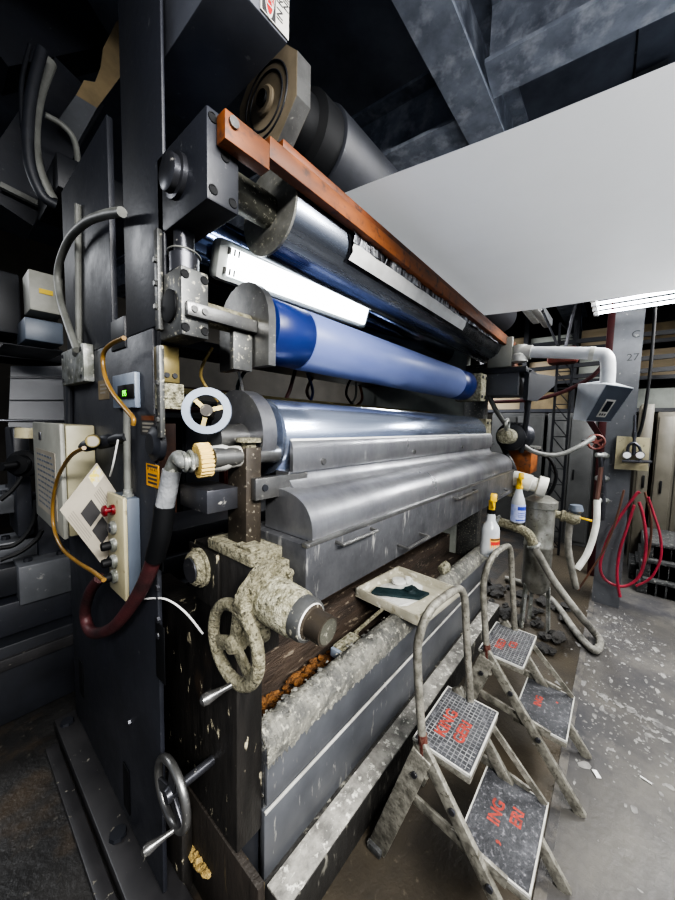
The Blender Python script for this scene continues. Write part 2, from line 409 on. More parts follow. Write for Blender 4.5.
# steel column with stencilled number
cr = thing('steel_column', 'grey steel building column stencilled with the number 27', 'column', (3.97, .045, 0)); cr['kind'] = 'structure'
m = MB(); m.box(3.88, 3.9, -.085, .11, 0, 4.55); m.box(4.08, 4.1, -.085, .11, 0, 4.55); m.box(3.9, 4.08, .0, .025, 0, 4.55)
m.build('column_shaft', 'column', cr, smooth=False)
text('27', .085, W(626, 361, x=3.879), (0, -1, 0), (0, 0, 1), 'number', cr, 'stencilled_number')
text('C', .085, W(631, 338, x=3.879), (0, -1, 0), (0, 0, 1), 'number', cr, 'stencilled_letter')

# ================================================================== PRESS: SIDE FRAME
XF = .41
fr = thing('side_frame', 'tall dark navy steel side frame of the coating press', 'machine frame', (.46, 1.5, 0))
m = MB()
m.box(XF, .425, 1.04, 2.09, .06, 1.86, .004)
m.build('side_plate', 'navy', fr)
MB().box(XF, .42, .955, 1.24, 1.86, 3.3, .004).build('front_column', 'navy', fr)
MB().box(XF, .43, 1.37, 1.98, 1.86, 2.6, .004).build('rear_column', 'navy', fr)
m = MB(); m.box(.405, .52, 1.24, 1.37, 1.83, 1.93, .003); m.build('bridge_piece', 'dark', fr)
m = MB()
for y, z in ((1.35, .2), (1.02, .9), (1.02, 1.25), (1.95, .33)): m.box(XF-.004, XF, y-.03, y+.03, z-.09, z+.09, .002)
m.build('access_slot', 'black', fr)
m = MB(); bolts(m, [(XF, 1.03, .95), (XF, 1.03, 1.1), (XF, 1.03, 1.2), (XF, 1.03, 1.0), (XF, 1.3, .5)], (-1, 0, 0), .011, .008); m.build('frame_bolt', 'steel_dark', fr)
MB().lathe((XF-.018, 1.03, 1.53), (XF+.01, 1.03, 1.53), [(.03, 0), (.04, .3), (.05, .4), (.05, 1)], 28).build('shaft_cap', 'dark', fr)
m = MB(); m.box(XF-.014, XF, .962, .985, 1.84, 2.1, .003); m.box(XF-.014, XF, .962, .985, 1.55, 1.8, .003); bolts(m, [(XF-.014, .973, z) for z in (1.9, 1.96, 2.02, 1.6, 1.7)], (-1, 0, 0), .008, .006); m.build('guide_strip', 'grey_plate', fr)

bp = thing('base_rail', 'long steel base rail bolted to the floor beside the side frame', 'base rail', (.37, 1.5, 0))
MB().box(.325, .47, -.2, 2.12, 0, .06, .006).build('rail_bar', 'navy_dirty', bp)
m = MB(); bolts(m, [(.365, 2.05, .06), (.37, 1.33, .06), (.37, .98, .06)], (0, 0, 1), .03, .012, 8); m.build('rail_bolt', 'dark', bp)
tag(MB().box(.27, .318, .2, 2.0, 0, .025, .004).build('floor_strip', 'navy_dirty'), 'thin dark strip lying on floor left of the base rail', 'steel strip')

# overhead dark beam with danger sign
oh = thing('overhead_box_beam', 'dark box beam overhead carrying a danger sign, above upper bearing block', 'beam', (.45, 1.4, 2.565))
MB().box(.44, .627, .72, 1.15, 2.565, 3.3, .006).build('beam_body', 'navy_bounce', oh)
ds = thing('danger_sign', 'white danger sign with red oval on the overhead beam end', 'sign', (.5, .717, 2.6))
MB().box(.538, .6255, .7165, .7195, 2.570, 2.83).build('sign_plate', 'signwhite', ds, smooth=False)
MB().box(.542, .582, .7155, .7165, 2.573, 2.827).build('sign_band', 'ink', ds, smooth=False)
def oval(k, y, nm, mm):
    m = MB(); m.prism([(.563+.015*k*math.cos(2*PI*i/28), y, 2.655+.078*k*math.sin(2*PI*i/28)) for i in range(28)], (0, .0004, 0)); m.build(nm, mm, ds, smooth=False)
oval(1.12, .7152, 'oval_border', 'signwhite'); oval(1.0, .7148, 'sign_oval', 'dangerred')
text('DANGER', .026, (.572, .7144, 2.592), (0, 0, 1), (-1, 0, 0), 'signwhite', ds)
text('IN RUNNING', .028, (.6045, .7162, 2.588), (0, 0, 1), (-1, 0, 0), 'ink', ds)
text('NIP', .026, (.6235, .7162, 2.628), (0, 0, 1), (-1, 0, 0), 'ink', ds)

# ================================================================== BEARING BLOCKS
def bearing_block(name, label, x0, x1, y0, y1, z0, z1, bolt_pts, face, cap_y, cap_z, cap_r, cap_len, capmat, group=None, m='grey_plate'):
    t = thing(name, label, 'bearing block', ((x0+x1)/2, (y0+y1)/2, z0), group)
    MB().box(x0, x1, y0, y1, z0, z1, .005).build('block_body', m, t)
    c = MB(); c.lathe((x0-cap_len, cap_y, cap_z), (x0+.01, cap_y, cap_z), [(cap_r*.8, 0), (cap_r, .12), (cap_r, .45), (cap_r*1.22, .5), (cap_r*1.22, 1)], 28)
    c.build('bearing_cap', capmat, t)
    for bp_ in bolt_pts:
        b = MB(); b.ring(bp_, (0, 1, 0), .0095, .002, 16, 6); b.cyl(Vector(bp_)+Vector((0, .001, 0)), Vector(bp_)+Vector((0, -.0008, 0)), .009, None, 14); b.build('bolt', 'black', t)
    return t
bearing_block('bearing_block', 'upper dark bearing block directly below the orange beam end', XF, .492, .735, .99, 2.09, 2.285,
              [(.425, .735, 2.115), (.475, .735, 2.11), (.425, .735, 2.265), (.455, .735, 2.2)], 0, .87, 2.19, .042, .032, 'steel_dark', 'bearing blocks on the frame', 'navy')
bearing_block('bearing_block', 'splashed grey bearing block level with the blue roller', XF, .484, .862, .99, 1.815, 1.985,
              [(.42, .862, 1.965), (.472, .862, 1.965), (.42, .862, 1.835), (.472, .862, 1.835)], 0, .925, 1.895, .042, .008, 'black', 'bearing blocks on the frame', 'grey_plate')
# jack screw between the two blocks
js = thing('jack_screw', 'short vertical screw collar between the two bearing blocks', 'jack screw', (.445, .92, 1.985))
MB().lathe((.447, .92, 1.985), (.447, .92, 2.09), [(.037, 0), (.037, .45), (.026, .5), (.026, 1)], 24).build('screw', 'steel_dark', js)
MB().ring((.447, .92, 2.035), (.1, .05, 1), .04, .0025).build('wire_loop', 'conduit', js)
# guide plate below middle block
gp = thing('guide_plate', 'yellowed steel guide plate below the middle bearing block', 'plate', (.45, .93, 1.62))
za, zb, zc = W(165, 345, y=.985).z, W(165, 382, y=.985).z, W(165, 409, y=.985).z
MB().box(.412, .462, .985, 1.036, zb, za, .003).build('plate', 'brass', gp)
m = MB(); bolts(m, [(.425, .985, zb+.02), (.447, .985, zb+.02)], (0, -1, 0), .008, .004, 10); m.build('bolt', 'dark', gp)
MB().box(.412, .472, .98, 1.036, zc, zb-.002, .003).build('lower_spacer', 'crust_light', gp)
# link bar + deflector end plate
lb = thing('link_bar', 'flat steel link bar joining middle bearing block to D-shaped plate', 'bar', (.55, .85, 1.88))
MB().box(.418, .629, .845, .861, 1.862, 1.897, .002).build('bar', 'steel', lb)
m = MB(); bolts(m, [(.435, .845, 1.88), (.463, .845, 1.88)], (0, -1, 0), .009, .004, 14); m.build('bolt', 'steel', lb)

# ================================================================== ROLLERS
def roller(name, label, y, z, x0, x1, r, bands, journal_r, jx0, jx1, jm='steel_dirty', group='rollers of the press', end=None):
    t = thing(name, label, 'roller', ((x0+x1)/2, y, z), group)
    for nm, mm, a, b, k in bands:
        MB().lathe((a, y, z), (b, y, z), [(r*k-.003, 0), (r*k, .003/(b-a)), (r*k, 1-.003/(b-a)), (r*k-.003, 1)], 64).build(nm, mm, t, angle=50)
    j = MB(); j.cyl((jx0, y, z), (x0+.01, y, z), journal_r, None, 28); j.cyl((x1-.01, y, z), (jx1, y, z), journal_r, None, 28); j.build('journal', jm, t)
    if end:
        MB().cyl((x0-.006, y, z), (x0+.002, y, z), r*end[1], None, 64).build('end_disc', end[0], t)
    return t
XR0, XR1 = .70, 2.66
rf = roller('wrapped_roller', 'upper chrome roller partly wrapped in black plastic, under orange beam', .862, 2.232, .683, 2.86, .1235,
            [('roller_body', 'chrome_dull', .683, 2.86, 1)], .046, .49, 3.0, 'steel_dirty', 'rollers of the press', ('chrome_end', 1.0))
# crinkled plastic wrap: half shell on the roller with folds
def shell(x0, x1, y, z, r, a0, a1, nx, na, amp, seed, name, m, parent, ragged=0.0):
    rnd = random.Random(seed); b = MB(); g = []
    ph = [rnd.random()*6.28 for _ in range(6)]
    for i in range(nx+1):
        row = []
        for k in range(na+1):
            u = i/nx; v = k/na
            a = math.radians(a0+(a1-a0)*v)
            x = x0+(x1-x0)*u + (ragged*math.sin(9*v+ph[0]) if i in (0, nx) else 0)
            rr = r+amp*(.5+.5*math.sin(55*u+6*v+ph[1])*math.sin(23*u-4*v+ph[2]))+amp*.5*rnd.random()
            row.append(b._v((x, y-rr*math.cos(a), z+rr*math.sin(a))))
        g.append(row)
    for i in range(nx):
        for k in range(na): b.bm.faces.new((g[i][k], g[i+1][k], g[i+1][k+1], g[i][k+1]))
    return b.build(name, m, parent, angle=60)
shell(.91, 2.84, .862, 2.232, .1255, -40, 150, 130, 26, .007, 3, 'plastic_wrap', 'foil', rf, .02)
shell(.91, 2.82, .862, 2.232, .129, -12, 75, 150, 10, .011, 4, 'crinkled_wrap_top', 'foil_silver', rf, .03)
shell(.93, 2.0, .862, 2.232, .1365, -34, -12, 60, 4, .003, 5, 'paper_strip', 'paper', rf, .004)

roller('idler_roller', 'chrome idler roller with painted blue reflection, behind the strip lamp and wrapped roller', 1.215, W(238, 262, y=1.215).z, .47, 2.8, .11,
       [('roller_body', 'chrome_reflection', .50, 2.8, 1)], .03, .44, 2.86)
rb = roller('rubber_roller', 'blue rubber covered roller with darker blue ends', .90, 1.892, .675, 2.46, .103,
            [('blue_sleeve_end', 'blue_dark', .675, .835, .985), ('blue_sleeve', 'blue', .835, 2.25, 1), ('blue_sleeve_far_end', 'blue_dark', 2.25, 2.46, .985)], .032, .482, 2.6, 'crust')
# D-shaped end plate
ep = thing('roller_end_plate', 'flat D-shaped steel end plate at the blue roller end', 'plate', (.71, .92, 1.78))
prof = [(.63, .795, 1.765), (.63, .795, 1.90)]
for i in range(1, 13):
    a = PI*i/12; prof.append((.63, .925-.13*math.cos(a), 1.90+.125*math.sin(a)))
prof += [(.63, 1.055, 1.765)]
MB().prism(prof, (.026, 0, 0)).build('plate', 'steel', ep)
MB().cyl((.615, .925, 1.82), (.631, .925, 1.82), .045, None, 28).build('recess_ring', 'dark', ep)
MB().box(.56, .625, .865, .885, 1.75, 1.86, .002).build('hanging_tab', 'grey_plate', ep)
# chrome coating roller
rc = roller('chrome_roller', 'large polished chrome coating roller below the blue roller', .868, 1.552, .655, 2.56, .121,
            [('roller_body', 'chrome', .66, 2.56, 1)], .04, .50, 2.7, 'steel')
ce = thing('roller_end_guard', 'round dark steel guard plate at the near end of chrome roller', 'guard', (.63, .85, 1.45))
prof = []
for i in range(25):
    a = math.radians(-30+240*i/24); prof.append((.59, .905-.14*math.cos(a), 1.56+.135*math.sin(a)))
MB().prism(prof, (.05, 0, 0)).build('guard_plate', 'guard', ce)
MB().cyl((.585, .88, 1.545), (.602, .88, 1.545), .05, None, 28).build('hub_ring', 'steel', ce)
# black top roller with its hexagonal bearing
rt = roller('top_roller', 'dark rubber roller high up behind the orange beam', .905, 2.58, .88, 3.3, .14, [('roller_body', 'rubber', .93, 3.3, 1)], .05, .785, 3.4, 'black')
MB().lathe((.765, .905, 2.58), (.925, .905, 2.58), [(.10, 0), (.105, .4), (.13, .5), (.13, 1)], 40).build('end_ring', 'black', rt)
hb = thing('flange_bearing', 'greasy octagonal flange bearing at the top roller end', 'bearing', (.78, .97, 2.5))
pts = []
for i in range(8):
    a = math.radians(22.5+45*i); pts.append((.70, .905+.15*math.cos(a), 2.58+.15*math.sin(a)))
MB().prism(pts, (.055, 0, 0)).build('housing', 'tan_bearing', hb)
m = MB(); m.ring((.699, .905, 2.58), (1, 0, 0), .10, .003); m.ring((.699, .905, 2.58), (1, 0, 0), .078, .003); m.build('groove_ring', 'dark', hb)
MB().lathe((.688, .905, 2.58), (.702, .905, 2.58), [(.034, 0), (.04, .3), (.04, 1)], 28).build('shaft_collar', 'tan_bearing', hb)
MB().cyl((.68, .905, 2.58), (.69, .905, 2.58), .022, None, 20).build('shaft_end', 'black', hb)
m = MB()
for k in (3, 4):
    a0 = math.radians(22.5+45*k); a1 = a0+PI/4
    q = [(.701, .905+.151*math.cos(t), 2.58+.151*math.sin(t)) for t in (a0, a1)]+[(.754, .905+.151*math.cos(t), 2.58+.151*math.sin(t)) for t in (a1, a0)]
    m.prism(q, (0, .003, 0))
m.build('machined_face', 'steel', hb)

# orange beam
ob = thing('orange_beam', 'long scuffed orange steel beam across the top of press', 'beam', (1.6, .715, 2.19))
MB().bar((.555, .717, 2.268), (3.06, .717, 2.235), .033, .052, .003).build('beam_bar', 'orange', ob)
MB().bar((.60, .719, 2.304), (3.06, .719, 2.271), .028, .024, .002).build('beam_lip', 'orange_dark', ob)
MB().box(.432, .5535, .698, .7335, 2.210, 2.272, .003).build('beam_end', 'orange', ob)
MB().cyl((.452, .6985, 2.252), (.452, .692, 2.252), .012, None, 16).build('bolt', 'steel', ob)

# strip lamp
lp = thing('strip_lamp', 'lit white sealed strip lamp behind the blue roller', 'lamp', (1.1, 1.02, 2.1))
T = Matrix.Identity(4)
A = W(224, 260, y=1.02); B = W(366, 316, y=1.02)
la = Vector(A); lbv = Vector(B); d = (lbv-la).normalized()
nrm = Vector((-.15, -1, -.35)); nrm = (nrm-d*nrm.dot(d)).normalized(); upv = d.cross(nrm)
if upv.z < 0: upv = -upv
def obox(mb, c, d, n, u, L, wd, th, bev=0.0):
    R = Matrix((d, n, u)).transposed()
    return mb.box(c.x-L/2, c.x+L/2, c.y-th/2, c.y+th/2, c.z-wd/2, c.z+wd/2, bev, R)
cen = (la+lbv)/2; LL = (lbv-la).length
obox(MB(), cen-nrm*.025, d, nrm, upv, LL+.05, .125, .06, .02).build('lamp_housing', 'lamp_frame', lp)
obox(MB(), cen+nrm*.008, d, nrm, upv, LL-.02, .085, .016, .006).build('lamp_diffuser', 'lamp_on', lp)
m = MB()
for k in range(6):
    c = la+d*(.0+.008*k)+upv*(.03 if k % 2 else -.03)
    obox(m, c+nrm*.012, d, nrm, upv, .006, .02, .012)
m.build('end_clip', 'conduit', lp)

# white web running out over the aisle
b = MB(); rows = []
prof = [(.99, 2.448), (.955, 2.437), (.92, 2.432), (.88, 2.410), (.84, 2.389)]+[(.80-.12*k, 2.380) for k in range(28)]
for i in range(31):
    x = .93+(2.52-.93)*i/30; uu = i/30
    rows.append([b._v((x, y, z-(max(0, .80-y)*(.105-.055*uu))+(.003*math.sin(7*y+3*x) if k > 4 else 0))) for k, (y, z) in enumerate(prof)])
for i in range(30):
    for k in range(len(prof)-1): b.bm.faces.new((rows[i][k], rows[i+1][k], rows[i+1][k+1], rows[i][k+1]))
wb = b.build('white_web', 'film', angle=60); tag(wb, 'wide sheet of white film running overhead across the aisle', 'film web')

# ================================================================== COATING HEAD
bh = thing('doctor_holder', 'long steel doctor blade holder bar in front of chrome roller', 'blade holder', (1.6, .76, 1.4))
prof = [(.67, .744, 1.455), (.67, .744, 1.54), (.67, .742, 1.548), (.67, .735, 1.54), (.67, .730, 1.525), (.67, .729, 1.46), (.67, .733, 1.452)]
MB().prism(prof, (1.98, 0, 0)).build('holder_bar', 'pan', bh)
m = MB(); bolts(m, [(.80+.62*k, .729, 1.478) for k in range(4)], (0, -1, 0), .011, .006, 12); m.build('bolt', 'steel', bh)
MB().box(.67, 2.635, .738, .7445, 1.546, 1.552).build('blade_edge', 'paper', bh)
sk = thing('splash_skirt', 'curved steel splash skirt between blade holder and hood', 'skirt', (1.6, .74, 1.35))
prof = [(.665, .742, 1.455), (.665, .738, 1.43), (.665, .725, 1.415), (.665, .71, 1.405), (.665, .715, 1.37), (.665, .80, 1.37), (.665, .80, 1.455)]
MB().prism(prof, (1.98, 0, 0)).build('skirt', 'pan', sk)
hd = thing('pan_hood', 'rounded brushed steel hood over the coating pan', 'hood', (1.6, .7, 1.29))
def hoodprof(x, o=0):
    p = [(x, .606-o, 1.288)]
    for i in range(0, 13):
        a = math.radians(90*i/12); p.append((x, .606+.15-(.15+o)*math.cos(a)**.8, 1.30+(.108+o)*math.sin(a)**.8))
    p += [(x, .80, 1.41+o), (x, .80, 1.288)]
    return p
MB().prism(hoodprof(.635), (2.12, 0, 0)).build('hood_shell', 'pan', hd)
m = MB(); m.prism(hoodprof(.626, .003), (.06, 0, 0)); m.build('end_band', 'pan', hd)
pn = thing('coating_pan', 'long grey steel coating pan with wire handles on front', 'pan', (1.6, .7, 1.1))
MB().box(.598, 2.77, .598, .86, 1.115, 1.286, .004).build('pan_body', 'pan_front', pn)
MB().box(.596, 2.772, .594, .612, 1.280, 1.292, .002).build('pan_rim', 'steel', pn)
def handle(px0, py0, px1, py1, out, yb):
    a = W(px0, py0, y=yb); c = W(px1, py1, y=yb)
    z = (a.z+c.z)/2
    m = MB(); m.tube([(a.x, yb+.006, z), (a.x, yb-out, z-.004), (c.x, yb-out, z-.004), (c.x, yb+.006, z)], .0055, 8, 0)
    return m
for i, (p, yb, out) in enumerate((((332, 541, 367, 526), .612, .04), ((450, 496, 470, 489), .612, .04), ((398, 544, 420, 534), .597, .04), ((490, 497, 504, 489), .597, .03))):
    handle(*p, out, yb).build('handle', 'steel', pn if i > 1 else hd)

# square post with bracket and guide rod (near end of blade holder)
sp = thing('square_post', 'rusty square steel post carrying the blade holder bracket', 'post', (.55, .75, 1.2))
MB().box(.53, .58, .76, .85, 1.2, 1.53, .003).build('post_bar', 'rusty_post', sp)
MB().lathe((.555, .785, 1.53), (.555, .785, 1.555), [(.02, 0), (.02, .5), (.034, .55), (.034, 1)], 20).build('post_cap', 'crust', sp)
MB().box(.545, .74, .738, .76, 1.388, 1.448, .002).build('bracket', 'steel', sp)
m = MB(); bolts(m, [(.575, .738, 1.42)], (0, -1, 0), .01, .004, 14); m.build('bolt', 'dark', sp)
MB().cyl((.45, .795, 1.505), (.68, .795, 1.505), .026, None, 24).build('guide_rod', 'steel', sp)
MB().box(.44, .535, .80, .95, 1.36, 1.42, .002).build('shelf_plate', 'steel_dark', sp)

# grey handwheel above
hw = thing('adjusting_wheel', 'small grey adjusting handwheel beside the chrome roller guard', 'handwheel', (.46, .86, 1.63))
c = W(207, 411, x=.47)
ax = Vector((-.55, -.8, .12)).normalized()
m = MB(); m.lathe(c-ax*.008, c+ax*.008, [(.042, 0), (.062, 0), (.064, .5), (.062, 1), (.042, 1), (.042, 0)], 44, False); wr = m.build('wheel_rim', 'bluegrey', hw)
MB().cyl(c-ax*.03, c+ax*.014, .018, .016, 20).build('wheel_hub', 'rusty_post', hw)
m = MB(); u = ax.orthogonal().normalized(); v = ax.cross(u)
for k in range(3):
    a = k*2.094+.6; dd = u*math.cos(a)+v*math.sin(a); m.bar(c+dd*.01, c+dd*.05, .012, .007, 0, ax)
m.build('spoke', 'brass', hw)
MB().cyl(c-ax*.03, c-ax*.11, .012, None, 14).build('wheel_shaft', 'steel_dark', hw)

# rotary union coupling: elbow + cream ring + taped hose
cp = thing('hose_coupling', 'cream rubber ringed pipe coupling with taped elbow', 'coupling', (.45, .86, 1.48))
c0 = W(203, 460, x=.44); 
axd = Vector((.97, -.2, .06)).normalized()
m = MB(); m.lathe(c0-axd*.02, c0+axd*.02, [(.036, .1), (.041, .2), (.041, .8), (.036, .9)], 32)
for k in range(24):
    a = 2*PI*k/24; u = axd.orthogonal().normalized(); v = axd.cross(u); q = c0+(u*math.cos(a)+v*math.sin(a))*.041
    m.bar(q-axd*.016, q+axd*.016, .006, .007)
m.build('rubber_ring', 'cream_rubber', cp)
MB().lathe(c0+axd*.02, c0+axd*.13, [(.034, 0), (.036, .3), (.03, .45), (.03, .7), (.02, .75), (.02, 1)], 24).build('union_body', 'alu_edge', cp)
e1 = W(172, 470, x=.40)
m = MB(); m.tube([c0-axd*.015, c0-axd*.045+Vector((0, 0, .002)), W(178, 458, x=.405), e1], .02, 14, 6); m.build('elbow', 'galv', cp)
m = MB(); m.ring(c0-axd*.03, axd, .024, .006, 24, 8); m.ring(c0-axd*.045, axd, .022, .005, 24, 8); m.build('elbow_collar', 'galv', cp)
e2 = W(165, 506, x=.39)
MB().tube([e1, (e1+e2)/2, e2], .024, 14, 4).build('duct_tape', 'tape', cp)
hp = [e2, W(161, 535, x=.385), W(150, 570, x=.38), W(135, 600, x=.37), W(112, 628, x=.36), W(92, 632, x=.35), W(85, 614, x=.345), W(90, 592, x=.345), W(100, 578, x=.35)]
hs = MB(); hs.tube(hp, lambda t: .022-.004*t, 14, 8); tag(hs.build('suction_hose', 'redhose'), 'thick dark red hose looping from taped elbow under control box', 'hose')
tag(MB().tube([e2+Vector((-.002, -.004, 0)), W(161, 535, x=.383), W(155, 558, x=.38)], .0262, 14, 6).build('hose_wrap', 'black'), 'black tape wrap below the silver tape on dark red hose', 'tape wrap')

# saddle with stepped top, round cap, gearbox
sd = thing('press_saddle', 'crusted stepped saddle casting on the end post', 'saddle', (.5, .8, 1.0))
MB().box(.50, .60, .70, .99, .97, 1.235, .006).build('saddle_body', 'post', sd)
m = MB(); m.box(.495, .60, .69, .90, 1.232, 1.262, .004); m.box(.52, .60, .66, .72, 1.19, 1.233, .004); m.box(.51, .56, .71, .78, 1.262, 1.272, .003); m.build('stepped_top', 'crust', sd)
MB().box(.492, .502, .84, 1.01, 1.06, 1.225, .004).build('cap_plate', 'post', sd)
MB().lathe((.462, .935, 1.165), (.495, .935, 1.165), [(.042, 0), (.05, .2), (.05, .55), (.058, .6), (.058, 1)], 32).build('round_cap', 'crust', sd)
MB().cyl((.457, .935, 1.165), (.465, .935, 1.165), .036, None, 28).build('cap_centre', 'steel_dark', sd)

gb = thing('worm_gearbox', 'crusted worm gearbox with cylindrical snout pointing at aisle', 'gearbox', (.55, .6, 1.0))
ga = W(272, 588, x=.545); ge = W(318, 624, x=.55)
ga = Vector((.525, .655, 1.16)); 
gd = Vector((.03, -1, -.06)).normalized()
m = MB(); m.lathe(ga, ga+gd*.115, [(.054, 0), (.058, .2), (.057, .5), (.055, .9), (.05, 1)], 36)
m.build('gear_body', 'crust_light', gb)
MB().lathe(ga+gd*.112, ga+gd*.145, [(.05, 0), (.05, .7), (.047, 1)], 36).build('end_ring', 'grey_plate', gb)
m = MB(); m.lathe(ga+gd*.14, ga+gd*.195, [(.04, 0), (.04, .15), (.033, .2), (.033, 1)], 32); m.build('snout', 'rusty_post', gb)
MB().ring(ga+gd*.145, gd, .038, .004, 36, 8).build('snout_lip', 'alu_edge', gb)
MB().cyl(ga+gd*.192, ga+gd*.1965, .028, None, 28).build('snout_face', 'steel_dirty', gb)
fl = []
for i in range(24):
    a = 2*PI*i/24; k = 1+.12*abs(math.cos(2*a))
    fl.append(Vector((.525+.08*k*math.cos(a), .675, 1.168+.072*k*math.sin(a))))
MB().prism(fl, (0, -.028, 0)).build('mount_flange', 'crust', gb)
m = MB(); bolts(m, [(.47, .648, 1.205), (.585, .648, 1.205), (.47, .648, 1.09)], (0, -1, 0), .012, .01); m.build('bolt', 'crust', gb)
MB().lathe((.475, .70, 1.05), (.54, .70, 1.05), [(.02, 0), (.02, .3), (.034, .4), (.034, 1)], 24).build('side_boss', 'crust', gb)

def crank(label, c, R, r, m_rim, hd_dir, group, shaft_to, m_spoke):
    t = thing('crank_handwheel', label, 'handwheel', c, group); c = Vector(c)
    MB().ring(c, (1, 0, 0), R, r, 48, 12).build('wheel_rim', m_rim, t)
    MB().lathe(c+Vector((-.018, 0, 0)), c+Vector((.02, 0, 0)), [(.018, 0), (.024, .4), (.024, 1)], 20).build('wheel_hub', m_spoke, t)
    m = MB()
    for a in (100, -20, 220):
        q = Vector((0, math.cos(math.radians(a)), math.sin(math.radians(a))))
        m.bar(c+q*.005, c+q*R, .036, .012, .004, (1, 0, 0))
    m.build('spoke', m_spoke, t)
    MB().cyl(c, shaft_to, .014, None, 16).build('wheel_shaft', 'steel_dark', t)
    h = c+Vector((0, R*math.cos(hd_dir), R*math.sin(hd_dir)))
    d = Vector((-1, .25, -.12)).normalized()
    MB().lathe(h+d*.002, h+d*.088, [(.0075, 0), (.007, .3), (.010, .55), (.0145, .8), (.0125, .93), (.004, 1)], 20).build('crank_handle', 'steel', t)
    return t
crank('large crusted handwheel with metal handle below the worm gearbox', (.455, .70, 1.05), .097, .0155, 'crust', math.radians(-95), 'crank handwheels', (.53, .70, 1.05), 'crust')
crank('smaller smooth handwheel low down beside the end post', (.385, .905, .55), .088, .0115, 'steel', math.radians(-110), 'crank handwheels', (.52, .905, .55), 'steel_dark')

# end post and base
po = thing('end_post', 'dark scraped upright post at the near end of trough', 'post', (.56, 1.0, 0))
MB().box(.51, .60, .775, 1.4, .34, .97, .006).build('post_shaft', 'post', po)
MB().box(.505, .53, .668, 1.45, 0, .338, .004).build('post_foot', 'foot_brown', po)
MB().box(.53, .60, .79, 1.4, 0, .34, .004).build('post_core', 'dark', po)
bs = thing('machine_plinth', 'low concrete crusted base under the trough front', 'base', (1.6, 1.0, 0))
MB().box(.602, 2.9, .665, 1.5, 0, .15, .01).build('base_block', 'base_black', bs)
m = MB()
m.box(.604, 2.9, .668, .755, .148, .158, .003); m.build('crusted_ledge', 'ledge', bs)
tag(MB().box(.462, .503, 1.02, 1.36, .0, .30, .012).build('foot_bracket', 'post'), 'dark stained foot bracket under the smaller handwheel', 'bracket')
m = MB(); rnd = random.Random(5)
la_, lb2 = W(176, 826, x=.500), W(206, 872, x=.500)
for i in range(34):
    c_ = la_.lerp(lb2, i/33); m.blob(c_+Vector((0, rnd.uniform(-.008, .008), rnd.uniform(-.008, .008))), rnd.uniform(.010, .018), i, .3, 2, (1, 1.1, .8))
stuff(m.build('dried_coating_lumps', 'ochre'), 'yellow brown dried lumps along the foot bracket', 'residue')

# trough
tk = thing('drip_trough', 'long grey steel trough with crusted rim in front of press', 'trough', (1.7, .85, .15))
MB().box(.604, 2.9, .768, .79, .155, .39, .002).build('lower_panel', 'tank', tk)
MB().box(.604, 2.9, .762, .770, .386, .395, .001).build('panel_edge', 'alu_edge', tk)
MB().box(.604, 2.9, .757, .775, .418, .56, .006).build('upper_panel', 'tank', tk)
prof = [(.604, .757, .555), (.604, .765, .60), (.604, .80, .635), (.604, .835, .636), (.604, .86, .60), (.604, .86, .40), (.604, .775, .40), (.604, .775, .555)]
MB().prism(prof, (2.296, 0, 0)).build('rim_beam', 'rim', tk)
MB().box(.604, 2.9, .86, 1.14, .40, .50, .002).build('trough_floor', 'rust', tk)
m = MB(); m.box(.604, 2.9, 1.09, 1.16, .40, .66, .004); m.box(.70, 2.9, 1.16, 1.30, .40, .80, .004); m.build('trough_back', 'rust', tk)
rnd = random.Random(11)
m = MB(); g = []; NX = 260
cp_ = [(.7555, .555), (.759, .585), (.764, .603), (.78, .62), (.80, .637), (.82, .639), (.838, .637), (.862, .60)]
for i in range(NX+1):
    x = .6045+2.29*(i/NX)**1.5; row = []
    for k, (y, z) in enumerate(cp_):
        am = max(.12, 1-.75*(x-.6)); e = rnd.uniform(0, .009)*am if 0 < k < 7 else (rnd.uniform(-.02, .006)*am if k == 0 else 0)
        row.append(m._v((x, y-(e*.5 if k < 4 and k else 0), z+e)))
    g.append(row)
for i in range(NX):
    for k in range(len(cp_)-1): m.bm.faces.new((g[i][k], g[i+1][k], g[i+1][k+1], g[i][k+1]))
m.build('rim_coating', 'rim_cream', tk, angle=70)
m = MB()
for i in range(150):
    x = rnd.uniform(.61, 1.5); k = max(.3, 1-.6*(x-.6)); y = rnd.uniform(.765, .85)
    zz = .641 if y > .80 else .605+(y-.765)*1.0
    m.blob((x, y, zz), rnd.uniform(.004, .011)*k, i, .35, 2, (1.2, 1, .5))
o = m.build('rim_crust', 'rim_cream', tk); o['kind'] = 'stuff'
m = MB()
for i in range(260): m.blob((rnd.uniform(.64, 1.15), rnd.uniform(.875, 1.0), .503+rnd.uniform(0, .03)), rnd.uniform(.008, .02), i, .3, 2, (1.2, 1, .6))
stuff(m.build('rust_debris', 'rust_orange'), 'orange rusty debris lying inside the trough', 'debris')
# back of the press above the trough: dark inner beam
pb = thing('inner_crossbeam', 'dark rusty cross beam behind the trough under the pan', 'beam', (1.7, 1.25, .66))
MB().box(.70, 2.9, 1.02, 1.4, .80, 1.02, .006).build('beam', 'rust', pb)
# brush lying in trough
br = thing('scrub_brush', 'long handled brush lying in the trough', 'brush', (1.25, .89, .55))
MB().tube([(1.24, .915, .60), (1.42, .905, .625), (1.62, .90, .64)], .009, 8, 4).build('brush_handle', 'crust', br)
MB().box(1.10, 1.24, .865, .93, .575, .615, .012).build('brush_head', 'crust_light', br)
MB().box(1.085, 1.102, .87, .925, .57, .61, .004).build('brush_collar', 'bluegrey', br)

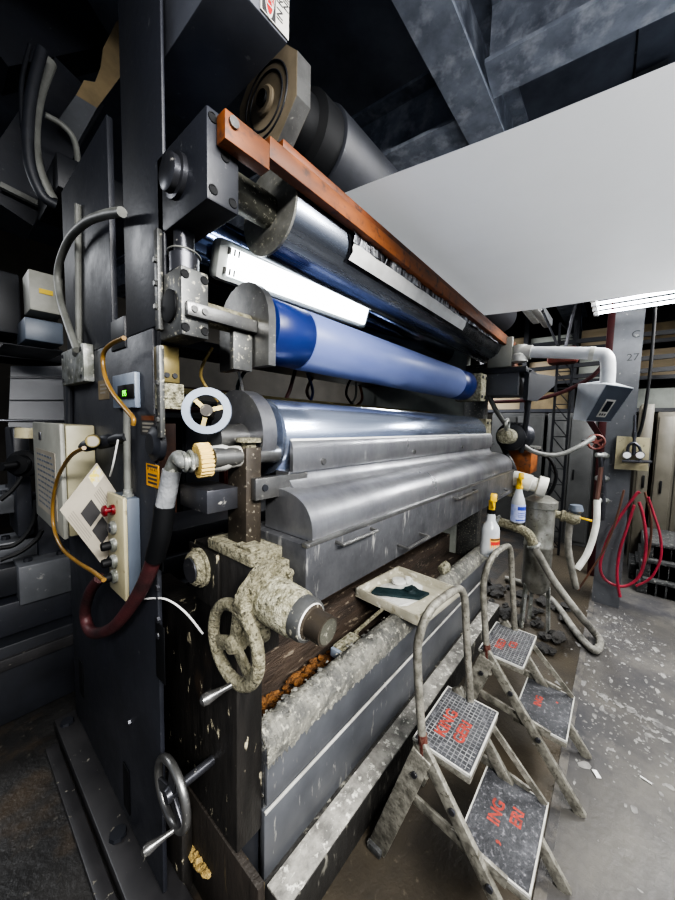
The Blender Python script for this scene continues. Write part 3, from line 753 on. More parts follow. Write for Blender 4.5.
# paint tray with cloth and cup
tr = thing('paint_tray', 'shallow cream tray resting across the trough rim', 'tray', (1.75, .85, .645))
p = [W(357, 590, z=.665), W(400, 568, z=.665), W(458, 592, z=.665), W(420, 624, z=.665)]
zt = .69
def trayrect():
    ctr = sum(p, Vector())/4; ux = ((p[1]-p[0])+(p[2]-p[3])).normalized(); 
    return ctr, ux
ctr, ux = trayrect(); uy = Vector((0, 0, 1)).cross(ux)
Lx = ((p[1]-p[0]).length+(p[2]-p[3]).length)/2; Ly = ((p[3]-p[0]).length+(p[2]-p[1]).length)/2
TT = Matrix((ux, uy, Vector((0, 0, 1)))).transposed().to_4x4(); TT.translation = Vector((ctr.x, ctr.y, .637))
m = MB(TT); m.box(-Lx/2, Lx/2, -Ly/2, Ly/2, 0, .008); w = .014
m.box(-Lx/2, Lx/2, -Ly/2, -Ly/2+w, 0, .05, .004); m.box(-Lx/2, Lx/2, Ly/2-w, Ly/2, 0, .05, .004); m.box(-Lx/2, -Lx/2+w, -Ly/2, Ly/2, 0, .05, .004); m.box(Lx/2-w, Lx/2, -Ly/2, Ly/2, 0, .05, .004)
m.build('tray_body', 'tray', tr)
m = MB(TT); m.blob((-.02, .03, .012), .1, 3, .2, 2, (1.6, 1.2, .12)); m.build('powder_heap', 'powder_white', tr)
gl = MB(TT)
b0 = [(-.19, .06), (-.10, .10), (.0, .03), (.05, -.02), (.075, -.085), (.01, -.10), (-.05, -.045)]
gl.prism([(x, y, .022) for x, y in [(-.17, .13), (-.10, .15), (-.02, .03), (.07, .0), (.05, -.04), (.06, -.10), (-.03, -.09), (-.09, .0)]], (0, 0, .014)); 
gl.blob((.01, -.02, .034), .04, 9, .35, 2, (1.2, 1, .5))
tag(gl.build('rag', 'teal'), 'crumpled dark teal cloth lying in the cream tray', 'cloth')
cu = MB(TT); cu.lathe((.06, .10, .012), (.06, .10, .045), [(.03, 0), (.045, .5), (.04, .9), (.02, 1)], 24); cu.blob((.10, .06, .03), .028, 2, .3, 2)
tag(cu.build('scraper_cup', 'powder_white'), 'white powder coated cup in the cream tray behind cloth', 'cup')
tag(MB().blob((2.12, .84, .66), .045, 4, .35, 2, (1, .8, 1)).build('paper_wad', 'crust_light'), 'crumpled off white wad on the trough rim beyond tray', 'paper wad')

# ================================================================== STEP STOOLS
def make_stool():
    t = thing('step_stool', 'splashed two-step stool with handrail nearest the end post', 'step stool', (1.18, .3, 0), 'folding step stools')
    # rail
    m = MB(); m.tube([(1.015, .43, .42), (1.015, .455, .6), (1.015, .478, .82), (1.018, .472, .91), (1.04, .46, .965), (1.09, .45, .99), (1.24, .44, .985), (1.30, .435, .955), (1.325, .43, .89), (1.33, .415, .72), (1.33, .385, .45)], .0145, 12, 6)
    m.build('handrail', 'alu', t)
    m = MB(); m.tube([(1.015, .4365, .47), (1.015, .448, .56)], .0165, 12, 0); m.build('rail_sticker', 'sticker', t)
    for x in (1.01, 1.335):
        b = MB(); b.bar((x, .45, .53), (x, .04, .0), .02, .042, .003); b.build('front_leg', 'alu', t)
        b = MB(); b.bar((x, .44, .50), (x, .60, .012), .03 if x < 1.2 else .03, .07, .004); rl = b.build('rear_leg', 'alu', t)
        MB().box(x-.03, x+.03, .575, .635, 0, .03, .006).build('foot_pad', 'debris', rl)
        b = MB(); b.bar((x+.012, .47, .30), (x+.012, .17, .265), .012, .035, .002); b.build('side_brace', 'alu', t)
        b = MB(); bolts(b, [(x-.011, .33, .385), (x-.011, .21, .235), (x-.016, .46, .42)], (-1, 0, 0), .011, .007, 10); b.build('rivet', 'steel_dark', t)
    MB().box(1.01, 1.335, .545, .57, .10, .15, .003).build('rear_cross_bar', 'alu', t)
    MB().box(1.03, 1.345, .29, .49, .475, .505, .006).build('upper_step_frame', 'alu', t)
    u = MB().box(1.036, 1.339, .296, .484, .505, .509).build('upper_tread', 'tread', t, smooth=False)
    g = MB()
    for i in range(1, 19):
        x = 1.036+.303*i/19
        g.box(x-.0011, x+.0011, .300, .480, .5088, .5100)
    for i in range(1, 12):
        y = .296+.188*i/12
        g.box(1.04, 1.335, y-.0011, y+.0011, .5088, .5100)
    g.build('tread_grid', 'tread_line', u, smooth=False)
    MB().box(1.03, 1.35, .11, .32, .235, .265, .006).build('lower_step_frame', 'alu', t)
    MB().box(1.036, 1.344, .116, .314, .265, .269).build('lower_tread', 'tread', t, smooth=False)
    for nm, x0, x1, y0, y1, z in (('upper_step_edge', 1.03, 1.345, .29, .49, .506), ('lower_step_edge', 1.03, 1.35, .11, .32, .266)):
        e = .005; m = MB(); m.box(x0, x1, y0, y0+e, z-.006, z+.003); m.box(x0, x1, y1-e, y1, z-.006, z+.003); m.box(x0, x0+e, y0, y1, z-.006, z+.003); m.box(x1-e, x1, y0, y1, z-.006, z+.003); m.build(nm, 'alu_edge', t)
    m = MB(); m.bar((1.30, .30, .48), (1.335, .12, .27), .012, .02); m.build('step_strut', 'alu', t)
    return t
st1 = make_stool()
st2 = copy_tree(st1); st2.location = (1.18+.645, .28, 0)
st2['label'] = 'splashed two-step stool with handrail nearest the far canister'
def stencil(st, pts, dx, dy):
    for i, (string, size, x, y, z) in enumerate(pts):
        text(string, size, (x+dx, y+dy, z), (1, 0, 0), (0, 1, 0), 'stencil', st, 'stencilled_lettering', .0004)
stencil(st1, [('KING', .056, 1.10, .405, .5104), ('GERI', .05, 1.115, .348, .5104), ('ING', .052, 1.15, .228, .2694), ('ERI', .048, 1.19, .17, .2694), (',', .06, 1.10, .215, .2694)], 0, 0)
stencil(st2, [('RED', .05, 1.10, .40, .5104), ('CB', .046, 1.15, .352, .5104), ('ING', .042, 1.16, .23, .2694), ('.', .06, 1.24, .17, .2694)], .645, -.02)

# ================================================================== SPRAY BOTTLES
def bottle(label, base, h, body, kind):
    t = thing('spray_bottle', label, 'spray bottle', base, 'spray bottles with yellow triggers'); b = Vector(base)
    k = h/.40
    prof = [(.044, 0), (.053, .015), (.055, .05), (.054, .40), (.049, .46), (.034, .515), (.026, .56), (.025, .62), (.022, .64), (.022, .69)] if kind == 0 else [(.044, 0), (.050, .015), (.051, .05), (.049, .40), (.044, .46), (.03, .56), (.024, .64), (.022, .69)]
    MB().lathe(b, b+Vector((0, 0, h)), [(r*k, q) for r, q in prof], 28).build('bottle_body', body, t)
    MB().lathe(b+Vector((0, 0, h*.66)), b+Vector((0, 0, h*.72)), [(.024*k, 0), (.026*k, .3), (.026*k, 1)], 20).build('collar', 'black' if kind == 0 else 'trigger', t)
    m = MB(); m.lathe(b+Vector((0, 0, h*.71)), b+Vector((0, 0, h*.86)), [(.018*k, 0), (.02*k, 1)], 16)
    m.bar(b+Vector((.03*k, 0, h*.90)), b+Vector((-.05*k, -.02, h*.93)), .036*k, .05*k, .006)
    m.bar(b+Vector((-.045*k, -.015, h*.90)), b+Vector((-.035*k, -.02, h*.76)), .012*k, .014*k, .003)
    m.build('trigger_head', 'trigger', t)
    return t, b, k
t1, b1, k = bottle('translucent spray bottle with orange label hanging at the pan front', W(489, 555, y=.545), .375, 'bottle', 0)
def label(t, b, k, r, z0, z1, a0, a1, m, nm):
    q = MB(); g = []
    for i in range(13):
        a = math.radians(a0+(a1-a0)*i/12)
        g.append([q._v((b.x+r*math.cos(a), b.y+r*math.sin(a), b.z+z)) for z in (z0, z1)])
    for i in range(12): q.bm.faces.new((g[i][0], g[i+1][0], g[i+1][1], g[i][1]))
    return q.build(nm, m, t)
r0 = .0545*k
lb_ = label(t1, b1, k, r0, .04, .115, 195, 290, 'label_orange', 'label')
label(t1, b1, k, r0*1.006, .075, .095, 200, 288, 'label_red', 'label_band')
label(t1, b1, k, r0*1.006, .103, .112, 200, 285, 'ink', 'label_print')
t2, b2, k2 = bottle('spray bottle with blue printed label standing on the far pipe', W(517, 522, x=2.80), .385, 'bottle', 1)
label(t2, b2, k2, .0545*k2, .012, .14, 130, 310, 'bottle_blue', 'label')
label(t2, b2, k2, .055*k2, .10, .128, 190, 270, 'label_blue', 'label_logo')
label(t2, b2, k2, .055*k2, .022, .03, 180, 290, 'label_blue', 'label_line')
for q in range(3): label(t2, b2, k2, .055*k2, .05+.014*q, .055+.014*q, 195, 275, 'label_blue', 'label_print')

# ================================================================== FAR END OF THE PRESS
ff = thing('far_side_frame', 'pale far side frame of the press behind the roller ends', 'machine frame', (2.9, 1.5, 0))
MB().box(2.86, 2.95, 1.02, 2.1, 0, 2.3, .004).build('frame_plate', 'wall_pale', ff)
MB().box(2.84, 2.95, .86, 1.02, .5, 2.1, .004).build('frame_column', 'grey_plate', ff)
def cast_block(name, label_, cat, x0, x1, y0, y1, z0, z1, m, m2):
    t = thing(name, label_, cat, ((x0+x1)/2, (y0+y1)/2, z0))
    MB().box(x0, x1, y0, y1, z0, z1, .008).build('block_body', m, t)
    q = MB(); bolts(q, [(x0+.02, y0, z0+.03), (x1-.02, y0, z0+.03), (x0+.02, y0, z1-.03), (x1-.02, y0, z1-.03)], (0, -1, 0), .012, .008); q.build('bolt', m2, t)
    return t
cast_block('far_bearing', 'cream splashed bearing block at the far end of blue roller', 'bearing block', 2.56, 2.68, .80, .99, 1.79, 1.99, 'crust_light', 'dark')
cast_block('far_bearing', 'splashed bearing block at the far end of chrome roller', 'bearing block', 2.60, 2.72, .76, .93, 1.44, 1.66, 'crust', 'dark')
db = thing('motor_bracket', 'dark folded steel bracket below the orange motor', 'bracket', (2.9, .72, 1.86))
MB().box(2.72, 3.12, .55, .92, 2.0, 2.04, .004).build('top_plate', 'dark', db)
MB().prism([(2.74, .60, 1.84), (2.74, .60, 2.0), (3.1, .60, 2.0), (3.02, .60, 1.84)], (0, .25, 0)).build('grey_cheek', 'column', db)
MB().prism([(2.78, .54, 2.0), (3.1, .42, 2.0), (3.1, .42, 1.93), (2.9, .50, 1.80), (2.78, .54, 1.80)], (0, .03, 0)).build('front_skirt', 'dark', db)
om = thing('orange_motor', 'orange gear motor at the far end of the orange beam', 'motor', (2.9, .75, 2.05))
MB().lathe((2.80, .74, 2.16), (3.0, .74, 2.16), [(.05, 0), (.10, .1), (.10, .9), (.06, 1)], 28).build('motor_body', 'orange', om)
MB().box(2.80, 3.0, .66, .82, 2.04, 2.09, .004).build('motor_foot', 'orange_dark', om)
MB().box(2.765, 2.80, .66, .83, 2.05, 2.27, .004).build('face_plate', 'lightgrey_box', om)
bm_ = thing('drive_motor', 'black finned drive motor beyond the chrome roller end', 'motor', (3.1, .66, 1.4))
m = MB(); m.lathe((2.85, .66, 1.53), (3.25, .66, 1.53), [(.07, 0), (.105, .05), (.105, .9), (.09, 1)], 28); m.build('motor_body', 'rubber', bm_)
m = MB()
for k in range(12):
    m.ring((2.9+.027*k, .66, 1.53), (1, 0, 0), .107, .005, 24, 6)
o = m.build('cooling_fin', 'steel_dark', bm_)
MB().lathe((2.74, .68, 1.54), (2.85, .66, 1.53), [(.03, 0), (.06, .2), (.06, 1)], 20).build('coupling', 'crust_light', bm_)
MB().ring((2.76, .66, 1.62), (0, 1, 0), .04, .012, 24, 8).build('lifting_eye', 'galv', bm_)
ox = thing('orange_gear_box', 'rusty orange gear box beside white filter head', 'gear box', (3.25, .62, 1.2))
MB().box(3.12, 3.4, .55, .75, 1.22, 1.42, .01).build('box_body', 'orange', ox)
MB().box(3.10, 3.42, .53, .77, 1.42, 1.445, .004).build('box_lid', 'grey_plate', ox)

# filter canister and piping
cn = thing('filter_canister', 'upright dented stainless filter canister behind the spray bottles', 'canister', (3.05, .46, .0))
cpos = W(540, 520, x=3.05)
cx, cy_ = 3.05, cpos.y
MB().lathe((cx, cy_, .30), (cx, cy_, 1.02), [(.07, 0), (.10, .06), (.10, .5), (.104, .51), (.104, .53), (.10, .54), (.10, .94), (.115, .95), (.115, 1)], 32).build('canister_body', 'stainless', cn)
MB().lathe((cx, cy_, 1.02), (cx, cy_, 1.07), [(.115, 0), (.115, .3), (.06, 1)], 32).build('canister_lid', 'stainless', cn)
for k in range(3):
    a = k*2.094+.4; MB().bar((cx+.09*math.cos(a), cy_+.09*math.sin(a), .36), (cx+.11*math.cos(a), cy_+.11*math.sin(a), 0), .025, .025).build('leg', 'galv', cn)
fh = thing('water_filter', 'white plastic filter head lying above the canister', 'filter', (2.95, .5, 1.1))
h0 = W(512, 478, x=2.9); h1 = W(546, 488, x=2.95)
m = MB(); m.lathe(h0, h1, [(.06, 0), (.065, .1), (.065, .55), (.055, .58), (.055, .72), (.078, .75), (.078, 1)], 28); m.build('head_body', 'pvc', fh)
MB().lathe(h0+Vector((0, 0, -.05)), h0+Vector((0, 0, -.14)), [(.05, 0), (.05, 1)], 16).build('head_nut', 'crust', fh)
pp = thing('outlet_pipe', 'dirty elbow pipe below the blue labelled bottle', 'pipe', (2.8, .6, .9))
q0 = W(494, 520, x=2.80); q1 = W(515, 527, x=2.80); q2 = W(528, 534, x=2.80); q3 = W(534, 546, x=2.80)
MB().tube([q0, q1, q2, q3], .035, 14, 6).build('pipe', 'crust', pp)
m = MB(); m.ring(q0*.8+q1*.2, (q1-q0), .04, .012, 20, 8); m.ring(q3, (q3-q2), .04, .012, 20, 8); m.build('flange', 'galv', pp)
h = [q3, W(552, 578, x=2.85), W(577, 612, x=2.85), W(594, 632, z=.06), W(600, 642, z=.035), W(594, 650, z=.035), W(576, 632, z=.035), W(552, 600, z=.035), W(528, 585, z=.035), W(505, 578, z=.035)]
tag(MB().tube(h, .026, 14, 8).build('drain_hose', 'greyhose'), 'grey hose hanging from elbow pipe and looping over the floor', 'hose')
vl = thing('ball_valve', 'dirty ball valve with a yellow lever right of the canister', 'valve', W(570, 520, x=3.15))
v0 = W(555, 514, x=3.12); v1 = W(580, 520, x=3.15)
m = MB(); m.lathe(v0, v1, [(.03, 0), (.03, .2), (.045, .25), (.045, .4), (.035, .45), (.05, .6), (.05, .8), (.03, 1)], 20); m.build('valve_body', 'crust', vl)
MB().bar(W(574, 516, x=3.13), W(592, 521, x=3.13), .015, .012).build('lever', 'trigger', vl)
MB().lathe(W(576, 514, x=3.15), W(576, 505, x=3.15), [(.03, 0), (.05, .4), (.04, 1)], 16).build('actuator', 'bluegrey_dark', vl)
tag(MB().tube([W(570, 522, x=3.14), W(568, 545, x=3.14), W(571, 565, x=3.16), W(576, 588, x=3.2)], .024, 12, 6).build('valve_hose', 'greyhose'), 'short grey hose dropping from the yellow levered ball valve', 'hose')
tag(MB().tube([W(597, 500, x=3.5), W(596, 525, x=3.45), W(588, 552, x=3.4), W(577, 569, x=3.35)], .024, 12, 6).build('white_hose', 'pvc'), 'whitish hose curving down left of the steel column', 'hose')
tag(MB().tube([W(597, 500, x=3.5), W(599, 485, x=3.6), W(601, 468, x=3.7)], .018, 10, 4).build('copper_pipe', 'copper'), 'copper pipe above the whitish hose beside the column', 'pipe')
pd = MB(); rnd = random.Random(2)
for i in range(60):
    pd.blob((rnd.uniform(2.6, 3.6), rnd.uniform(.25, 1.0), .02), rnd.uniform(.02, .055), i, .35, 2, (1.3, 1, .55))
stuff(pd.build('floor_grime', 'grime'), 'black lumpy grime heaped round the canister feet', 'grime')
pw = MB(); rnd = random.Random(8)
for i in range(900):
    k = rnd.random()
    if k < .5: x, y = rnd.gauss(3.3, .3), rnd.gauss(-.1, .15)
    elif k < .9: x, y = rnd.gauss(2.35, .22), rnd.gauss(-.12, .16)
    else: x, y = rnd.uniform(.8, 3.8), rnd.uniform(-.8, .1)
    pw.blob((x, y, .001), min(.03, .004*math.exp(rnd.gauss(.3, .6))), i, .5, 1, (rnd.uniform(.6, 1.6), rnd.uniform(.5, 1.2), .08))
for i in range(60):
    t = i/60; p = W(600, 695, z=.002).lerp(W(700, 745, z=.002), t); pw.blob(p+Vector((rnd.uniform(-.02, .02), rnd.uniform(-.012, .012), 0)), rnd.uniform(.006, .016), i, .5, 1, (1, 1, .1))
stuff(pw.build('dried_splashes', 'powder'), 'whitish dried coating splashes on the concrete beside the stools', 'residue')
for i, (a, c) in enumerate((((594, 770), (599, 778)), ((640, 776), (652, 784)))):
    pa, pb_ = W(*a, z=.004), W(*c, z=.004)
    tag(MB().bar(pa, pb_, .02 if i == 0 else .006, .004).build('paper_scrap', 'paper'), ('small white paper scrap on the floor right of stools', 'thin whitish thread lying on the floor right of the scrap')[i], 'scrap')
    
# ================================================================== PIPE ARM WITH OPERATOR POD
pa = thing('pod_arm', 'white pipe arm reaching from press to the grey operator pod', 'pipe arm', W(560, 352, x=2.85))
a0 = W(524, 352, x=2.82); a1 = W(609, 354, x=2.82); a2 = W(607, 385, x=2.82)
k1 = a1+(a0-a1).normalized()*.09; k2 = a1+(a2-a1).normalized()*.10
MB().tube([a0, k1, a1.lerp((k1+k2)/2, .35), k2, a2+Vector((0, 0, -.02))], .041, 18, 5).build('arm_pipe', 'white', pa)
m = MB(); m.lathe(k1+(k1-a1)*.15, k1-(k1-a1)*.15, [(.045, 0), (.045, 1)], 18); m.lathe(a0-(a1-a0)*.06, a0+(a1-a0)*.1, [(.05, 0), (.05, 1)], 18); m.build('pipe_collar', 'pvc', pa)
MB().lathe(a0+Vector((0, .03, -.07)), a0+Vector((0, .03, .05)), [(.06, 0), (.06, .4), (.05, .5), (.05, 1)], 18).build('swivel', 'pvc', pa)
pod = thing('operator_pod', 'grey wedge shaped operator pod with a small screen, hanging from white pipe', 'control panel', W(605, 400, x=2.82))
hp_ = [W(578, 384, x=2.86), W(606, 384, x=2.66), W(634, 388, x=2.74), W(606, 380, x=3.0), W(573, 419, x=2.86), W(585, 421, x=2.72), W(610, 422, x=2.80), W(600, 412, x=2.95)]
m = MB(); vs = [m._v(p) for p in hp_]; bmesh.ops.convex_hull(m.bm, input=vs); m.build('pod_shell', 'pod', pod, smooth=False)
A_, B_, C_, D_ = hp_[1], hp_[2], hp_[6], hp_[5]
def bil(u, v, o=0.0):
    p = A_.lerp(B_, u).lerp(D_.lerp(C_, u), v); n = (B_-A_).cross(D_-A_).normalized()
    if n.x > 0: n = -n
    return p+n*o
m = MB(); m.quad(bil(.02, .02, .004), bil(.98, .02, .004), bil(.98, .98, .004), bil(.02, .98, .004)); pf = m.build('pod_front', 'pod_front', pod, smooth=False)
m = MB(); m.quad(bil(.30, .36, .007), bil(.66, .36, .007), bil(.66, .86, .007), bil(.30, .86, .007)); bz = m.build('screen_bezel', 'signwhite', pod, smooth=False)
m = MB(); m.quad(bil(.36, .41, .009), bil(.60, .41, .009), bil(.60, .70, .009), bil(.36, .70, .009)); m.build('screen', 'screen', bz, smooth=False)
for k in range(3):
    u = .36+.09*k; m = MB(); m.quad(bil(u, .75, .009), bil(u+.06, .75, .009), bil(u+.06, .81, .009), bil(u, .81, .009)); m.build('button', 'ink', bz, smooth=False)

# cables from the press end
for pts, r, mm, lab in (
    ([(487, 392, 2.8), (497, 412, 2.85), (512, 432, 2.95), (530, 450, 3.0), (556, 455, 3.1), (580, 446, 3.2), (594, 437, 3.3)], .018, 'conduit', 'grey cable sagging from dark bracket toward the red valve wheel'),
    ([(530, 370, 2.85), (529, 395, 2.87), (525, 430, 2.9), (521, 452, 2.95)], .02, 'rubber', 'black cable hanging straight from the white pipe swivel'),
    ([(500, 440, 3.0), (507, 455, 3.0), (514, 470, 3.0), (513, 490, 3.0)], .022, 'dark', 'short dark cable curling down from the drive motor'),
    ([(540, 450, 3.4), (552, 462, 3.4), (556, 478, 3.4), (548, 495, 3.4), (536, 500, 3.4)], .014, 'black', 'thin black cable looping behind the rusty gear box')):
    tag(MB().tube([W(a, b, x=c) for a, b, c in pts], r, 10, 8).build('cable', mm), lab, 'cable')

# ================================================================== COLUMN EQUIPMENT
gbd = thing('gauge_board', 'cream board with two pressure gauges mounted on the steel column', 'gauge board', W(632, 463, x=3.83))
MB().box(3.86, 3.882, W(632, 452, x=3.86).y-.12, .05, 1.3, 1.42).build('mount_bracket', 'column', gbd)
c4 = [W(617, 436, x=3.84), W(650, 438, x=3.84), W(648, 471, x=3.84), W(614, 469, x=3.84)]
m = MB(); m.prism(c4, (.03, 0, 0)); m.build('board', 'cream_box', gbd)
for px_ in (627, 640):
    g = thing('x', 'x', 'x', (0, 0, 0)); bpy.data.objects.remove(g)
    p = W(px_, 455, x=3.80)
    q = MB(); q.lathe(p+Vector((.035, 0, 0)), p+Vector((-.02, 0, 0)), [(.033, 0), (.033, .8), (.03, 1)], 20); gg = q.build('gauge', 'steel_dark', gbd)
    MB().cyl(p-Vector((.018, 0, 0)), p-Vector((.022, 0, 0)), .027, None, 20).build('gauge_dial', 'paper', gg)
m = MB(); m.tube([W(622, 461, x=3.79), W(652, 462, x=3.79)], .013, 8, 0); m.tube([W(628, 461, x=3.79), W(628, 447, x=3.79), W(634, 443, x=3.79), W(640, 449, x=3.79), W(640, 461, x=3.79)], .011, 8, 4); m.build('manifold', 'steel_dark', gbd)
m = MB(); m.lathe(W(634, 455, x=3.80), W(635, 415, x=3.80), [(.014, 0), (.014, .3), (.01, .4), (.018, .5), (.01, .7), (.01, 1)], 14); m.build('regulator', 'steel_dark', gbd)
def hose(pts, r, mm, nm, lab, x=3.76, cat='hose', n=9):
    return tag(MB().tube([W(a, b, x=x) for a, b in pts], r, n, 7).build(nm, mm), lab, cat)
hose([(634, 505), (628, 525), (620, 550), (617, 575), (620, 597)], .011, 'airhose', 'air_hose', 'red air hose hanging straight down from gauge board', 3.72)
hose([(640, 492), (634, 497), (612, 530), (601, 560), (602, 575), (612, 584), (626, 586), (640, 575), (646, 548), (644, 520), (639, 502)], .0115, 'airhose', 'air_hose', 'big loose red air hose loop in front of the column', 3.74)
hose([(648, 497), (654, 515), (660, 535), (661, 556), (655, 572), (648, 580), (636, 586)], .0095, 'airhose', 'air_hose', 'thin red air hose arc right of the column', 3.78)
hose([(645, 492), (651, 520), (649, 550), (641, 572)], .009, 'brownhose', 'air_hose', 'dark air hose over the crates right of the column', 3.82)
hose([(624, 490), (616, 520), (605, 548), (590, 572), (578, 590)], .008, 'brownhose', 'air_hose', 'brown air hose slanting across the column to floor', 3.68)
tag(MB().tube([W(600, 452, x=3.82), W(603, 490, x=3.82), W(602, 520, x=3.82)], .02, 10, 4).build('column_pipe', 'steel_dark'), 'dark vertical pipe on the left edge of steel column', 'pipe')
for py, wh in ((455, 'highest'), (478, 'middle'), (500, 'lowest')):
    tag(MB().lathe(W(596, py, x=3.80), W(608, py+1, x=3.87), [(.02, 0), (.03, .3), (.03, .7), (.02, 1)], 12).build('pipe_clamp', 'galv'), wh+' of three pipe clamps on the left edge of column', 'clamp', 'pipe clamps on the column')
tag(MB().tube([W(656, 290, x=3.86), W(653, 340, x=3.86), W(648, 390, x=3.86), W(642, 425, x=3.86), W(636, 440, x=3.86)], .012, 10, 4).build('black_conduit', 'black'), 'black conduit running down the right edge of column', 'conduit')
rv = thing('gate_valve', 'reddish round valve wheel left of the steel column', 'valve', W(596, 442, x=3.45))
c = W(596, 442, x=3.45); axv = Vector((-1, -.3, 0)).normalized()
MB().ring(c, axv, .056, .010, 30, 8).build('wheel_rim', 'valve_red', rv)
m = MB(); u = axv.orthogonal().normalized(); v = axv.cross(u)
for k in range(5):
    a = k*1.2566; m.bar(c, c+(u*math.cos(a)+v*math.sin(a))*.054, .012, .009, 0, axv)
m.build('spoke', 'valve_red', rv)
MB().cyl(c, c-axv*.4, .012, None, 12).build('valve_stem', 'steel_dark', rv)
MB().cyl(c+axv*.012, c-axv*.02, .017, None, 14).build('wheel_hub', 'valve_red', rv)
tag(MB().bar(W(588, 418, x=4.3), W(622, 470, x=4.3), .07, .05).build('brace_bar', 'red_paint'), 'dark red diagonal brace behind the column', 'brace')
_p = W(610, 360, x=4.6); tag(MB().box(4.56, 4.64, _p.y-.045, _p.y+.045, 0, 3.2, .004).build('red_post', 'red_paint'), 'dark red upright post behind the pipe elbow', 'post')

# fluorescent fixture
fx = thing('fluorescent_fixture', 'lit four tube fluorescent fixture hanging right of the white web', 'light fixture', (3.19, -.5, 2.5))
MB().box(3.13, 3.25, -1.15, .25, 2.56, 2.62, .006).build('fixture_housing', 'column', fx)
m = MB(); m.box(2.97, 3.41, .20, .225, 2.53, 2.562, .003); m.box(2.97, 3.41, -1.12, -1.10, 2.53, 2.562, .003); m.build('end_bracket', 'lightgrey_box', fx)
for k in range(4):
    x = 3.0+.127*k
    tb = MB().cyl((x, -1.09, 2.508), (x, .205, 2.508), .0105, None, 14).build('tube', 'tube_on', fx)
    m = MB(); m.box(x-.017, x+.017, .20, .232, 2.487, 2.532, .004); m.box(x-.017, x+.017, -1.12, -1.085, 2.487, 2.532, .004); m.build('tube_socket', 'paper', fx)
m = MB(); m.cyl((3.19, .1, 2.61), (3.19, .1, 4.6), .008, None, 8); m.cyl((3.19, -1.0, 2.61), (3.19, -1.0, 4.6), .008, None, 8); m.build('hanger_rod', 'steel_dark', fx)
for i, (px_, py) in enumerate(((528, 312), (540, 316))):
    p = W(px_, py, x=5.2)
    t = thing('hanging_lamp', ('narrow unlit lamp hanging beyond the web, left of its neighbour', 'narrow lamp hanging beyond the web, right of its neighbour')[i], 'lamp', p, 'far hanging lamps')
    MB().box(p.x-.6, p.x+.6, p.y-.06, p.y+.06, p.z, p.z+.1, .01).build('lamp_housing', 'white', t)
    MB().box(p.x-.58, p.x+.58, p.y-.04, p.y+.04, p.z-.02, p.z, .004).build('lamp_diffuser', 'paper', t)
    MB().cyl((p.x, p.y, p.z+.1), (p.x, p.y, 4.6), .01, None, 8).build('hanger_rod', 'steel_dark', t)

# ================================================================== FAR BACKGROUND, RIGHT
def locker(y0, y1, z1, x, m, lab, doors=2, nm='steel_cabinet'):
    t = thing(nm, lab, 'cabinet', (x+.3, (y0+y1)/2, 0))
    MB().box(x, x+.6, y0, y1, 0, z1, .008).build('cabinet_body', m, t)
    for k in range(doors):
        a = y0+(y1-y0)*k/doors+.015; b = y0+(y1-y0)*(k+1)/doors-.015
        d = MB().box(x-.018, x, a, b, .06, z1-.05, .004).build('door', m, t)
        MB().box(x-.035, x-.018, b-.07, b-.05, z1*.5, z1*.5+.14, .004).build('handle', 'black', d)
    return t
zt = W(560, 413, x=5.6).z
ya, yb = W(492, 420, x=5.6).y, W(546, 420, x=5.6).y
yc = W(596, 420, x=5.6).y
locker(yb+.02, ya, zt, 5.6, 'locker', 'wide dark grey cabinet far behind the drive motor')
locker(yc, yb-.02, zt, 5.6, 'locker', 'dark grey cabinet far behind the pod, left of column')
yd, ye = W(656, 420, x=5.2).y, W(700, 420, x=5.2).y
yo = W(655, 420, x=5.2).y
locker(yo+.01, W(640, 420, x=5.2).y, W(650, 404, x=5.2).z, 5.2, 'locker_olive', 'narrow olive cabinet just right of the column', 1)
locker(ye, yo-.02, W(670, 412, x=5.2).z, 5.2, 'locker_olive', 'wide olive cabinet at the right edge of view', 2)
# storage rack far
rk = thing('storage_rack', 'tall dark storage rack far behind the cabinets', 'rack', (7.2, 0, 0))
yl, yr = W(480, 400, x=7.2).y, W(700, 400, x=7.2).y
for k in range(5):
    y = yl+(yr-yl)*k/4
    MB().box(7.2, 7.28, y-.04, y+.04, 0, 4.2).build('upright', 'dark', rk)
for z in (1.95, 2.45, 3.0):
    MB().box(7.15, 7.9, yr, yl, z-.06, z).build('shelf', 'navy', rk)
# boards stored on it
rnd = random.Random(4); n = 0
where = ('middle shelf', 'upper shelf', 'top shelf')
cols_ = ('tanboard', 'cardboard', 'tanboard', 'wall_pale')
seats = ('above the white pipe', 'left of the red post', 'behind the column', 'at the right edge', 'beside the far right upright', 'at the left end')
for zi, z in enumerate((1.95, 2.45, 3.0)):
    for k in range(4):
        y0 = yl+(yr-yl)*k/4-.06; y1 = yl+(yr-yl)*(k+1)/4+.06
        zz = z+(.40, .45, .34)[zi]*rnd.uniform(.75, 1)
        xw = ('leftmost', 'second from left', 'second from right', 'rightmost')[k]
        tag(MB().box(7.3, 7.8, y1, y0, z, zz, .01).build('stored_crate', cols_[(k+zi) % 4]), f'far tan stored crate, {xw} on the {where[zi]} of the rack', 'crate', 'crates on the far rack')
